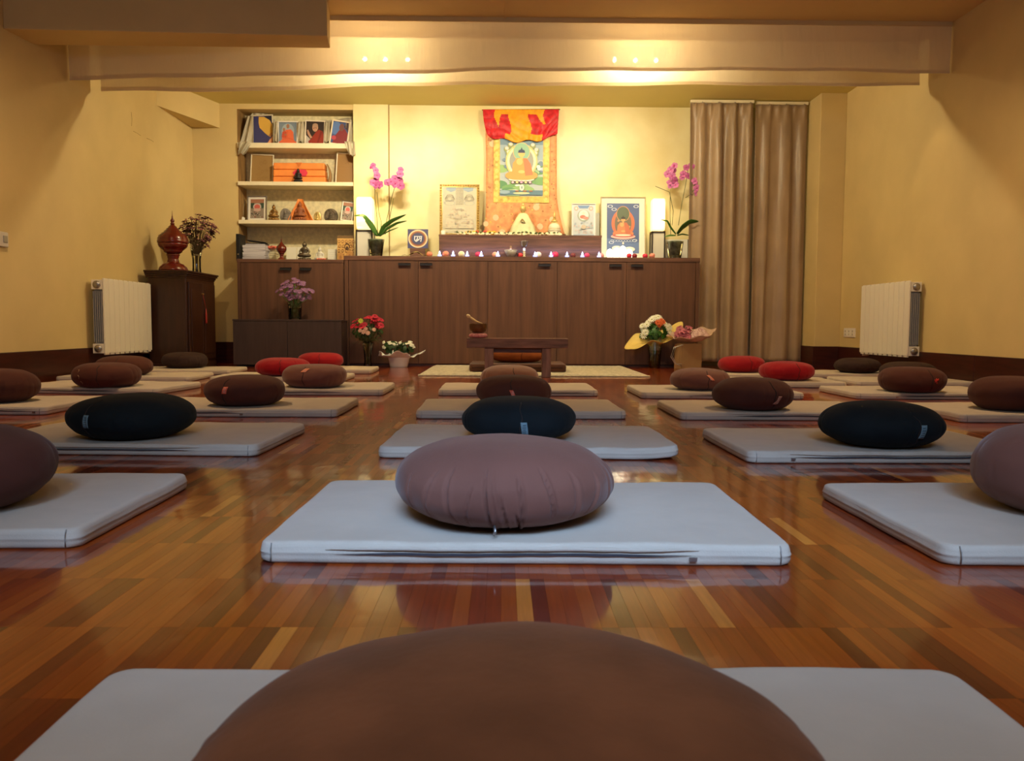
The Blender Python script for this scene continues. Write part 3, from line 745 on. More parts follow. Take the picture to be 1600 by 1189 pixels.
# the cushions of the centre column
ap = [(TH-1.9+k*.19+rn.uniform(-.05, .05), .016, rn.uniform(.001, .0035), -.7, rn.uniform(.3, .75), rn.uniform(-.15, .15)) for k in range(32)]
zafu('large dark brown cushion nearest the camera, cut by the bottom edge', .006, .485, MT, .398, .128, M_BROWNA, e=.80, hd=True, pleats=ap)
zafu('mauve-brown pleated suede cushion in the centre, standing in front of the black one', .005, 1.478, MT, .392, .142, M_BROWN, e=.86, hd=True, pleats=bp, extra='pull')
zafu('black-blue cushion of the centre column, grey label', .052, 2.490, MT, .345, .128, M_NAVY, e=.80, label_tag=('blue', .012, .050, .019, .050, -.03))
zafu('brown cushion with a red label, right behind the centre black cushion', .050, 3.520, MT, .320, .128, M_BROWN2, e=.62, label_tag=('red', -.005, .058, .016, .048, -.10))
zafu('pale brown cushion behind the centre brown cushion with a red label', .040, 4.440, MT, .312, .126, M_BROWN3, e=.62)
# left side
zafu('brown cushion cut by the left picture edge, front row', -1.045, 1.530, MT, .385, .150, M_BROWN2, e=.66)
zafu('left black-blue cushion with a grey label', -1.122, 2.510, MT, .366, .128, M_NAVY, e=.80, label_tag=('blue', -.058, .062, .019, .050, 0))
zafu('brown cushion with a red label, behind and right of the left black cushion', -1.092, 3.510, MT, .332, .124, M_BROWN2, e=.62, label_tag=('red', -.032, .070, .020, .038, .04), squash=1.0)
zafu('dusky brown cushion with an orange label, before the red cushions on the left', -1.026, 4.530, MT, .345, .122, M_BROWN, e=.46, label_tag=('orange', -.018, .094, .030, .034, .12))
zafu('brown cushion cut by the left picture edge, farther row', -2.190, 3.590, MT, .335, .140, M_BROWN2, e=.6)
zafu('dark brown cushion with tan stitching near the left wall', -2.135, 4.480, MT, .343, .126, M_BROWN2, e=.5, extra='tan_stitch')
zafu('nearer red cushion on the left, behind the cushion with an orange label', -1.458, 5.500, MT, .360, .116, M_RED, e=.62)
zafu('farther red cushion on the left, before the sideboard', -1.440, 6.560, MT, .360, .116, M_RED, e=.62)
zafu('plain brown cushion by the left wall, below the radiator', -2.480, 5.440, MT, .350, .126, M_BROWN2, e=.62)
zafu('dark cushion in front of the corner cabinet', -2.435, 6.360, MT, .335, .118, M_MAROON, e=.5)
# right side
zafu('brown cushion cut by the right picture edge, front row', 1.102, 1.530, MT, .385, .160, M_BROWN, e=.60)
zafu('right black-blue cushion with a grey label', 1.112, 2.400, MT, .346, .126, M_NAVY, e=.80, label_tag=('blue', .040, .056, .019, .050, .03))
zafu('dark brown cushion with a dull label, behind the right black cushion on the left', 1.045, 3.420, MT, .325, .130, M_BROWN2, e=.66, label_tag=('dull', .056, .048, .016, .046, .12))
zafu('brown cushion with a slanted orange label, before the paper bag', 1.072, 4.450, MT, .322, .114, M_BROWN, e=.66, label_tag=('orange', .018, .070, .016, .040, -.16))
zafu('brown cushion cut by the right picture edge, farther row', 2.145, 3.430, MT, .335, .138, M_BROWN2, e=.6)
zafu('brown cushion with a red cross of thread near the right wall', 2.190, 4.380, MT, .335, .130, M_BROWN2, e=.52, extra='thread')
zafu('nearer red cushion on the right, in front of the pillar', 1.826, 5.280, MT, .345, .118, M_RED, e=.62)
zafu('farther red cushion on the right, below the curtain', 1.790, 6.150, MT, .345, .120, M_RED, e=.62)
zafu('dark brown cushion just behind the one with the red cross of thread', 2.690, 5.440, MT, .345, .112, M_MAROON, e=.62)
zafu('near-black cushion by the right wall, below the radiator', 2.660, 6.150, MT, .330, .110, M_MAROON, e=.62)

# ------------------------------------------------------------------ pictures: flat printed shapes in real frames
def bezier_blob(cx, cy, rx, ry, n=28, k=1.0, rot=0):
    out = []
    for i in range(n):
        a = 2*PI*i/n; x, y = math.cos(a), math.sin(a)
        x = math.copysign(abs(x)**k, x)*rx; y = math.copysign(abs(y)**k, y)*ry
        out.append((cx+x*math.cos(rot)-y*math.sin(rot), cy+x*math.sin(rot)+y*math.cos(rot)))
    return out
class Art:
    """print made of flat coloured shapes, u,v in 0..1, each layer a hair in front of the last"""
    def __init__(s, w, h, y=0.0, x0=None, z0=0.0): s.w, s.h, s.y, s.mb, s.mats = w, h, y, MB(), []; s.k = 0; s.x0 = -w/2 if x0 is None else x0; s.z0 = z0
    def col(s, c, rough=.45):
        c = tuple(q*.82 for q in c)
        n = 'print_%02x%02x%02x' % tuple(int(max(0, min(1, q))*255) for q in c)
        m = mat(n, c, rough)
        if m not in s.mats: s.mats.append(m)
        return s.mats.index(m)
    def P(s, pts, c):
        s.k += 1; y = s.y-.00025*s.k
        s.mb.poly([(s.x0+min(1, max(0, u))*s.w, y, s.z0+min(1, max(0, v))*s.h) for u, v in pts], s.col(c))
    def R(s, u0, v0, u1, v1, c): s.P([(u0, v0), (u1, v0), (u1, v1), (u0, v1)], c)
    def E(s, cx, cy, rx, ry, c, n=28, k=1.0, rot=0): s.P(bezier_blob(cx, cy, rx, ry, n, k, rot), c)
    def ring(s, cx, cy, rx, ry, t, c, n=40):
        s.k += 1; y = s.y-.00025*s.k; m = s.col(c); vs = []
        for q in (1, 1-t):
            for i in range(n): a = 2*PI*i/n; vs.append((s.x0+(cx+rx*q*math.cos(a))*s.w, y, s.z0+(cy+ry*q*math.sin(a))*s.h))
        s.mb.add(vs, [(i, (i+1) % n, n+(i+1) % n, n+i) for i in range(n)], m)
    def line(s, pts, wd, c):
        s.k += 1; y = s.y-.00025*s.k; m = s.col(c)
        for (a, b), (c_, d) in zip(pts, pts[1:]):
            ax, ay, bx, by = a*s.w, b*s.h, c_*s.w, d*s.h; L = math.hypot(bx-ax, by-ay) or 1; nx, ny = -(by-ay)/L*wd*s.w/2, (bx-ax)/L*wd*s.w/2
            s.mb.poly([(s.x0+ax+nx, y, s.z0+ay+ny), (s.x0+ax-nx, y, s.z0+ay-ny), (s.x0+bx-nx, y, s.z0+by-ny), (s.x0+bx+nx, y, s.z0+by+ny)], m)

def seated(A, cx, by, h, robe, skin, hair=(.03, .03, .05), robe2=None, w=1.0):
    w = w*h*A.h/A.w
    A.E(cx, by+.13*h, .50*w, .14*h, robe, k=.8)                    # crossed legs
    A.P([(cx-.30*w, by+.15*h), (cx+.30*w, by+.15*h), (cx+.27*w, by+.50*h), (cx+.15*w, by+.66*h), (cx-.15*w, by+.66*h), (cx-.27*w, by+.50*h)], robe)
    if robe2: A.P([(cx+.05*w, by+.66*h), (cx+.17*w, by+.65*h), (cx+.29*w, by+.48*h), (cx+.36*w, by+.15*h), (cx+.12*w, by+.12*h)], robe2)
    A.E(cx-.06*w, by+.55*h, .10*w, .10*h, skin); A.R(cx-.04*w, by+.62*h, cx+.04*w, by+.72*h, skin)
    A.E(cx, by+.80*h, .105*w, .105*h, skin); 
    if hair: A.P([(cx-.11*w, by+.82*h), (cx+.11*w, by+.82*h), (cx+.09*w, by+.90*h), (cx+.03*w, by+.92*h), (cx, by+.99*h), (cx-.03*w, by+.92*h), (cx-.09*w, by+.90*h)], hair)
    A.E(cx, by+.24*h, .10*w, .05*h, skin)
def art_thangka(A):
    A.R(0, 0, 1, 1, (.50, .58, .60)); A.R(0, .62, 1, 1, (.38, .50, .56)); A.R(0, .88, 1, 1, (.20, .32, .42))
    g = [(.20, .42, .16), (.34, .55, .22), (.14, .34, .16), (.42, .62, .34)]
    rn = random.Random(2)
    for k in range(16):
        cx = rn.uniform(-.05, 1.05); cy = .50-.03*k; A.E(cx, cy, rn.uniform(.18, .35), .07, g[k % 4], 16)
        if k % 3 == 0: A.E(cx+.05, cy+.045, .07, .018, (.85, .90, .86), 12)
    for k in range(9): A.E(rn.choice((rn.uniform(0, .2), rn.uniform(.8, 1))), rn.uniform(.40, .62), .05, .03, rn.choice(((.72, .82, .86), (.20, .30, .42), (.50, .62, .70))), 12)
    for x, y in ((.16, .80), (.25, .87), (.76, .86), (.84, .78), (.20, .74), (.82, .72)): A.E(x, y, .07, .05, (.34, .40, .16), 10); A.E(x, y+.02, .045, .03, (.88, .74, .66), 10)
    A.R(0, .02, 1, .10, (.14, .26, .34)); A.E(.1, .07, .14, .03, (.35, .50, .60), 12); A.E(.5, .05, .2, .02, (.62, .70, .40), 12)
    A.E(.5, .60, .37, .29, (.93, .84, .40)); A.E(.5, .60, .33, .26, (.86, .92, .60)); A.E(.5, .60, .28, .23, (.38, .40, .36))
    A.ring(.5, .60, .36, .28, .03, (.72, .50, .16))
    A.E(.5, .76, .20, .16, (.85, .62, .25)); A.E(.5, .76, .185, .15, (.33, .58, .40))
    A.E(.5, .285, .30, .035, (.90, .86, .76)); seated(A, .5, .28, .56, (.88, .42, .12), (.92, .62, .22), (.06, .08, .16), (.80, .25, .12), 1.0)
    for k in range(5): A.E(.30+.10*k, .235, .045, .026, (.18, .08, .16), 12); A.E(.30+.10*k, .235, .030, .019, ((.85, .62, .66), (.90, .80, .30), (.80, .45, .62), (.90, .80, .30), (.85, .62, .66))[k], 12)
    A.E(.51, .145, .055, .055, (.92, .92, .80)); A.E(.51, .145, .02, .025, (.30, .45, .40))
    for x in (.40, .58, .72): A.E(x, .085, .05, .012, (.45, .22, .12), 10)
def art_refuge(A):
    A.R(0, 0, 1, 1, (.64, .60, .45)); L = (.26, .24, .19); B_ = (.34, .44, .52)
    A.P([(.12, 1), (.40, 1), (.38, .92), (.25, .89), (.12, .93)], B_); A.P([(.60, 1), (.90, 1), (.88, .92), (.75, .89), (.62, .93)], B_)
    for x in (.40, .44, .48, .52, .56, .60): A.line([(x, .62), (x, .99)], .006, L)
    for k in range(11): A.line([(.40, .63+.033*k), (.60, .63+.033*k)], .005, L)
    for cx in (.22, .78):
        for k in range(4): A.ring(cx, .80-.02*k, .10+.015*k, .045, .08, L, 18)
        A.ring(cx, .66, .15, .05, .06, B_, 20); A.E(cx, .74, .05, .03, (.66, .62, .45))
    A.P([(.08, .12), (.92, .12), (.88, .30), (.76, .46), (.60, .57), (.40, .57), (.24, .46), (.12, .30)], (.70, .64, .48))
    rn = random.Random(5)
    for k in range(90):
        v = rn.uniform(.10, .54); hw = .40*math.sqrt(max(.02, 1-((v-.10)/.48)**2)); u = .5+rn.uniform(-hw, hw)
        A.ring(u, v, .022, .016, .35, rn.choice(((.52, .42, .34), (.50, .50, .46), (.62, .44, .34))), 8)
    for k in range(14): A.E(rn.uniform(.1, .9), rn.uniform(.02, .10), .04, .012, (.62, .60, .44), 8)
def art_blue_deity(A):
    A.R(0, 0, 1, 1, (.10, .15, .34)); A.P([(0, 0), (1, 0), (1, .22), (0, .30)], (.16, .24, .46))
    for x, y in ((.10, .94), (.90, .94), (.22, .88), (.14, .22), (.86, .26)): A.ring(x, y, .08, .03, .3, (.75, .82, .92), 14)
    A.E(.5, .60, .36, .28, (.74, .20, .10)); A.E(.5, .60, .26, .25, (.20, .17, .12)); A.E(.5, .78, .20, .15, (.12, .16, .10)); A.ring(.5, .79, .21, .155, .08, (.70, .34, .16))
    rn = random.Random(8)
    for k in range(16): A.E(.5+rn.uniform(-.25, .25), rn.uniform(.40, .66), .03, .02, rn.choice(((.50, .40, .20), (.16, .28, .16), (.62, .30, .18))), 8)
    seated(A, .5, .34, .42, (.72, .26, .12), (.80, .44, .18), (.06, .05, .05), (.62, .18, .10), 1.0)
    A.E(.5, .335, .38, .055, (.84, .50, .46)); A.E(.5, .355, .33, .035, (.60, .14, .12)); A.E(.5, .362, .24, .02, (.90, .80, .60))
    for k in range(9): A.ring(.16+.085*k, .25, .05, .025, .3, (.62, .70, .85), 12)
    A.E(.5, .20, .03, .025, (.90, .80, .70)); A.E(.3, .1, .15, .05, (.86, .84, .80), 14); A.E(.7, .08, .17, .05, (.90, .88, .82), 14)
def art_pale_deity(A):
    A.R(0, 0, 1, 1, (.60, .66, .72)); A.P([(.2, 1), (.8, 1), (.7, .90), (.3, .90)], (.16, .28, .55))
    for x in (.14, .86): A.E(x, .90, .10, .075, (.80, .42, .34)); A.E(x, .90, .06, .045, (.82, .72, .66))
    A.E(.5, .66, .30, .20, (.40, .46, .40)); A.E(.5, .68, .24, .17, (.80, .82, .80)); A.E(.46, .62, .14, .06, (.80, .20, .14)); A.E(.60, .58, .14, .05, (.84, .30, .24)); A.E(.5, .74, .07, .05, (.86, .76, .66))
    rn = random.Random(12)
    for k in range(46): A.ring(rn.uniform(.06, .94), rn.uniform(.05, .48), .04, .022, .35, rn.choice(((.36, .46, .60), (.80, .46, .38), (.50, .58, .50))), 8)
    A.E(.5, .28, .12, .07, (.66, .56, .44)); A.R(.0, .0, 1, .03, (.36, .46, .60))
def art_syllable(A):
    A.R(0, 0, 1, 1, (.070, .075, .20))
    n = 12
    for k, (r, c) in enumerate(((.47, (.88, .66, .38)), (.44, (.92, .82, .56)), (.415, (.62, .30, .12)), (.375, (.36, .13, .06)), (.33, (.16, .07, .08)), (.29, (.060, .065, .17)))): A.E(.5, .5, r, r, c, 48)
    Wt = (.85, .85, .88)
    # the white letter: head bars, two bowls, long stem
    A.R(.31, .60, .46, .64, Wt); A.R(.50, .60, .70, .64, Wt); A.R(.46, .50, .50, .64, Wt)
    A.line([(.35, .62), (.33, .46), (.40, .36), (.47, .38), (.49, .47)], .045, Wt); A.ring(.47, .44, .065, .065, .5, Wt, 20)
    A.line([(.58, .62), (.58, .50), (.54, .42)], .04, Wt); A.line([(.67, .63), (.66, .48), (.635, .34)], .045, Wt); A.line([(.58, .52), (.66, .50)], .03, Wt)
def art_yellow_hat(A):
    A.R(0, 0, 1, 1, (.065, .065, .20)); A.P([(.60, 1), (1, 1), (1, .78)], (.03, .03, .06))
    A.P([(.36, .98), (.62, .97), (.88, .85), (1, .66), (1, .36), (.90, .25), (.78, .30), (.60, .42), (.38, .60), (.34, .78)], (.86, .52, .10))
    A.P([(.78, .30), (.92, .26), (1, .40), (.90, .40)], (.60, .28, .10)); A.P([(.72, .04), (1, .30), (1, .0), (.76, 0)], (.86, .40, .20)); A.P([(.86, .0), (1, .2), (1, 0)], (.60, .22, .12))
def art_two_monks(A):
    A.R(0, 0, 1, 1, (.22, .28, .36)); A.E(.5, .6, .35, .35, (.40, .48, .54)); O = (.86, .17, .07); O2 = (.66, .10, .05); Sk = (.42, .20, .12)
    A.P([(.02, .05), (.98, .05), (.84, .20), (.80, .55), (.66, .68), (.40, .66), (.24, .50), (.18, .22)], O); A.E(.5, .08, .50, .09, O)
    A.E(.50, .82, .085, .105, Sk); A.E(.29, .66, .065, .085, Sk); A.P([(.16, .30), (.20, .56), (.30, .60), (.44, .55), (.42, .28)], O2); A.R(.32, .40, .44, .46, Sk)
    A.line([(.2, .22), (.5, .28), (.8, .20)], .02, O2); A.line([(.5, .6), (.46, .3)], .018, O2); A.R(.25, .0, .42, .05, (.10, .06, .05))
def art_praying(A):
    A.R(0, 0, 1, 1, (.035, .022, .02)); A.P([(0, 0), (.38, 0), (.25, .22), (0, .40)], (.55, .50, .45)); R1 = (.33, .035, .02); Sk = (.62, .34, .22)
    A.P([(.30, 0), (.96, 0), (1, .35), (.92, .58), (.70, .66), (.52, .52), (.34, .32)], R1); A.P([(.60, .0), (.68, .0), (.90, .55), (.80, .60)], (.22, .02, .015))
    A.E(.50, .74, .16, .18, Sk); A.E(.50, .84, .15, .09, (.48, .30, .20)); A.line([(.38, .72), (.58, .73)], .018, (.05, .04, .04)); A.E(.43, .71, .04, .03, (.30, .16, .10), 12); A.E(.56, .72, .04, .03, (.30, .16, .10), 12)
    A.line([(.44, .63), (.54, .64)], .014, (.40, .14, .10))
    A.P([(.04, .62), (.12, .64), (.24, .44), (.36, .30), (.26, .24), (.10, .44)], Sk); A.line([(.08, .60), (.24, .34)], .014, (.40, .2, .14)); A.P([(.14, .12), (.32, .26), (.38, .10), (.2, .02)], R1)
def art_red_dark(A):
    A.R(0, 0, 1, 1, (.06, .10, .26)); A.E(.2, .7, .3, .3, (.12, .22, .50)); A.P([(.1, 0), (.95, 0), (.98, .5), (.75, .72), (.42, .62), (.22, .35)], (.26, .03, .04)); A.E(.55, .76, .15, .17, (.20, .08, .07)); A.E(.16, .25, .14, .10, (.55, .07, .10)); A.P([(.7, .8), (1, .6), (1, 1), (.8, 1)], (.05, .03, .05))
def art_brown(A):
    A.R(0, 0, 1, 1, (.42, .25, .085)); rn = random.Random(3)
    for k in range(12): A.ring(rn.uniform(.2, .8), rn.uniform(.15, .85), rn.uniform(.03, .12), rn.uniform(.02, .08), .3, (.38, .22, .070), 14)
def art_brown2(A):
    A.R(0, 0, 1, 1, (.36, .185, .05)); A.line([(0, .55), (1, .57)], .012, (.30, .15, .04)); A.line([(.45, .68), (.6, .72), (.7, .66)], .02, (.24, .11, .03))
def art_small(A):
    A.R(0, 0, 1, 1, (.34, .28, .22)); A.R(0, .80, 1, 1, (.45, .20, .12)); A.P([(0, .8), (.3, .8), (.15, .5), (0, .55)], (.05, .09, .06)); A.P([(1, .8), (.7, .8), (.85, .5), (1, .55)], (.05, .09, .06))
    A.E(.5, .62, .30, .16, (.66, .62, .58)); A.E(.5, .60, .22, .13, (.72, .16, .13)); A.E(.5, .44, .28, .08, (.70, .48, .42)); rn = random.Random(7)
    for k in range(26): A.E(rn.uniform(.05, .95), rn.uniform(.03, .38), .045, .03, rn.choice(((.10, .09, .08), (.60, .48, .40), (.36, .12, .09))), 8)
def art_stamps(A):
    A.R(0, 0, 1, 1, (.74, .42, .12)); A.R(0, .90, 1, 1, (.18, .10, .03)); D = (.22, .09, .03)
    for j in range(3):
        for i in range(5):
            if i == 2 and j == 1: continue
            A.ring(.10+.2*i+(.05 if j % 2 else 0), .78-.17*j, .075, .06, .28, D, 14); A.R(.06+.2*i, .735-.17*j, .14+.2*i, .75-.17*j, D)
    A.ring(.55, .60, .14, .12, .25, (.08, .03, .01), 18); A.E(.55, .56, .06, .05, (.08, .03, .01), 12)

def framed(label, px, Y, zb, fw, fcol, art, mount=0.0, mcol=(.80, .76, .64), lean=6, tilt=0.0, yaw=0.0, group=None, name='framed_picture', cat='picture', glass=False, ornate=False, frough=.4, fmetal=0.0, depth=.016):
    x0, y0, x1, y1 = px; a = at(x0, y1, Y); b = at(x1, y0, Y)
    w, h = b[0]-a[0], b[2]-(zb if zb is not None else a[2]); z = zb if zb is not None else a[2]
    t = thing(name, label, cat, ((a[0]+b[0])/2, Y, z), 0, group)
    t.rotation_euler = (-math.radians(lean), math.radians(tilt), math.radians(yaw))
    fm = mat('frame_%.2f_%.2f_%.2f' % fcol, fcol, frough, metal=fmetal, var=.2 if ornate else 0, scale=60)
    mb = MB()
    if fw > 0:
        for pts in (((-w/2, 0), (w/2, 0), (w/2-fw, fw), (-w/2+fw, fw)), ((-w/2, h), (-w/2+fw, h-fw), (w/2-fw, h-fw), (w/2, h)),
                    ((-w/2, 0), (-w/2+fw, fw), (-w/2+fw, h-fw), (-w/2, h)), ((w/2, 0), (w/2, h), (w/2-fw, h-fw), (w/2-fw, fw))):
            mb.prism([(p[0], p[1]) for p in pts], -depth, 0)
        fo = obj('frame', mb, fm, t, bevel=.0015)
        if ornate:
            mb = MB()
            for e in range(2):
                n = int((h if e else w)/.022)
                for k in range(n):
                    q = (k+.5)/n
                    for s in (-1, 1):
                        c = (s*(w/2-fw/2), -depth-.001, q*h) if e else (-w/2+q*w, -depth-.001, h/2+s*(h/2-fw/2))
                        mb.ell(c, (.009, .004, .008), 0, 7, 4)
            obj('beading', mb, mat('gilt_beading', (.36, .23, .05), .3, metal=.5, var=.3, scale=40), fo)
            g_ = .006; q = fw-.002; mb = MB().box(-w/2+q, w/2-q, -depth*.8, -.004, q, q+g_).box(-w/2+q, w/2-q, -depth*.8, -.004, h-q-g_, h-q).box(-w/2+q, -w/2+q+g_, -depth*.8, -.004, q, h-q).box(w/2-q-g_, w/2-q, -depth*.8, -.004, q, h-q)
            obj('inner_gilt_edge', mb, mat('gilt_edge', (.75, .55, .18), .3, metal=.6), fo)
    obj('backing', MB().box(-w/2+fw*.5, w/2-fw*.5, -.004, -.0005, fw*.5, h-fw*.5), mat('mount_%.2f_%.2f_%.2f' % mcol, mcol, .7), t)
    m = fw+mount
    A = Art(w-2*m, h-2*m*1.0, -.0043, z0=m); art(A)
    obj('print', A.mb, A.mats, t)
    if glass: obj('glass_pane', MB().box(-w/2+fw, w/2-fw, -depth*.8-.001, -depth*.8, fw, h-fw), M_GLASS, t)
    return t

GOLD = (.34, .21, .05); 
framed('gold beaded frame with a pale line drawing, on the altar step left of the scroll', (687, 288, 749, 366), 7.80, RZ, .022, GOLD, art_refuge, lean=3, ornate=True, frough=.35, fmetal=.3)
framed('small pale blue deity print on the altar step right of the scroll', (893, 318, 931, 367), 7.80, RZ, .006, (.70, .70, .72), art_pale_deity, mount=.010, mcol=(.78, .78, .76), lean=4)
t = thing('photo_holder', 'pale grey slab behind the small pale blue deity print', 'picture', (at(932, 360, 7.85)[0], 7.86, RZ)); obj('slab', MB().box(-.028, .028, -.008, .008, 0, .235), C('slab_grey', .50, .50, .44), t, bevel=.002); obj('base', MB().box(-.032, .032, -.02, .014, 0, .012), C('slab_base', .70, .66, .56), t, bevel=.002)
framed('large picture of an orange deity on navy, standing right of the altar step', (938, 307, 1010, 399), 7.78, SBZ, .008, (.45, .36, .18), art_blue_deity, mount=.052, mcol=(.76, .74, .62), lean=4)
framed('square navy card with an orange ring and a white letter, left of the altar step', (637, 358, 669, 388), 7.80, None, 0, (.1, .1, .2), art_syllable, lean=4, name='letter_card')
tt = thing('card_stand', 'small wooden stand under the square navy letter card', 'stand', (at(653, 390, 7.80)[0], 7.80, SBZ))
obj('ledge', MB().box(-.07, .07, -.03, .0, .012, at(653, 388, 7.80)[2]-SBZ), M_WENGEH, tt, bevel=.002); obj('foot', MB().box(-.05, .05, -.025, .005, 0, .012), M_WENGEH, tt)

# hanging scroll painting
Y0 = 7.885
def sx(x, y=300): return at(x, y, Y0)[0]
def sz(y, x=815): return at(x, y, Y0)[2]
t = thing('hanging_scroll', 'brocade hanging scroll with a painted seated buddha under a red and yellow drape', 'scroll', (sx(815), Y0, sz(368)))
M_BROC = mat('salmon_brocade', (.62, .24, .10), .6, var=.35, scale=22, col2=(.74, .36, .14)); M_BROCG = mat('gold_brocade', (.62, .44, .10), .5, var=.3, scale=26)
M_BROCD = mat('brocade_motif', (.70, .50, .30), .6); M_BROCK = mat('brocade_dark_motif', (.40, .16, .06), .6)
zt, zb = sz(176), sz(368)
def edge(v):  # half outline of the scroll: straight, flaring at the bottom
    y = 176+(368-176)*v
    f = max(0, (y-305)/63)
    return sx(757.5+2.0*min(1, v*3)-3.0*f**1.6, y), sx(870+13*f**1.5, y)
def body(u, v):
    a, b = edge(v); x = a+(b-a)*u
    return (x, Y0+.004*math.sin(u*7+v*3)-.012*v*v, zt+(zb-zt)*v)
obj('brocade_cloth', MB().grid(body, 24, 30), M_BROC, t, world=True, solid=.003)
def motifs(parent):
    mb = MB(); rn = random.Random(9)
    for k in range(220):
        u, v = rn.random(), rn.uniform(.05, .98); p = body(u, v)
        if 775 < (p[0]-sx(0))/(sx(1)-sx(0)) < 855 and p[2] > sz(308): continue
        big_ = rn.random() < .08; r = .035*rn.uniform(.7, 1) if big_ else rn.uniform(.005, .011)
        n = 8; mb.poly([(p[0]+r*math.cos(2*PI*i/n), p[1]-.0028-.00005*k/220, p[2]+r*math.sin(2*PI*i/n)) for i in range(n)], 0 if big_ else rn.choice((1, 1, 2)))
    o = obj('brocade_motifs', mb, [M_BROCD, M_BROCK, M_BROCG], parent, world=True); o['kind'] = 'stuff'
motifs(t)
gx0, gx1, gz0, gz1 = sx(771), sx(858), sz(317), sz(210)
obj('gold_border', MB().box(gx0, gx1, Y0-.013, Y0-.010, gz0, gz1), M_BROCG, t, world=True)
mb = MB()
for k in range(11):
    for s_ in (0, 1):
        xx = (gx0+.030) if s_ == 0 else (gx1-.030); zz = gz0+.02+(gz1-gz0-.03)*(k+.3*s_)/11
        rr_ = .020 if k % 2 else .014
        mb.poly([(xx+rr_*math.cos(2*PI*q/12), Y0-.0136, zz+rr_*math.sin(2*PI*q/12)) for q in range(12)])
obj('gold_border_motifs', mb, mat('gold_motif', (.72, .56, .16), .5), t, world=True)
A = Art(sx(848)-sx(781), sz(216)-sz(307), Y0-.0140, x0=sx(781), z0=sz(307)); art_thangka(A)
obj('painting', A.mb, A.mats, t, world=True)
# the gathered red and yellow drape over the top
M_DRED = mat('drape_red', (.52, .012, .020), .5, var=.2, scale=30, bump=.1, bscale=60); M_DYEL = mat('drape_orange', (.80, .33, .012), .5, var=.15, scale=30, bump=.1, bscale=60)
def drape(u, v):
    xa, xb = 754.5+6*v*v, 873.5-2.5*v; x = xa+(xb-xa)*u
    bot = 208+13*math.sin(PI*min(1, max(0, u)))**.55+2.2*math.sin(u*19); y = 171+(bot-171)*v
    Y = Y0-.022-.020*v*(1-v)*2-.012*math.sin(u*34+v*3+math.sin(u*9)*1.5)*v-.012*abs(math.sin(v*9+u*6*math.cos(u*5)))*v-.010*v
    return at(x, y, Y)
def dcol(u, v):
    u2 = u+.02*math.sin(v*8)
    c = abs(u2-.485)
    if v < .16 and .18 < u2 < .80: return 1
    if c < .125+.02*v or (v > .80 and .28 < u2 < .80): return 1
    if .165 < u2 < .30-.12*(v/.55) and v < .60: return 1
    if .70+.09*(v/.5) < u2 < .815 and v < .50: return 1
    return 0
dr = obj('drape', MB().grid(drape, 96, 44, mfn=dcol), [M_DRED, M_DYEL], t, world=True, solid=.002)
obj('hanging_rod', MB().tube([at(753, 172, Y0-.012), at(875, 171, Y0-.012)], .006, 8), M_WENGEH, t, world=True)
obj('lower_rod', MB().tube([at(753.5, 367, Y0-.016), at(884, 367, Y0-.016)], .008, 8), M_WENGEH, t, world=True)

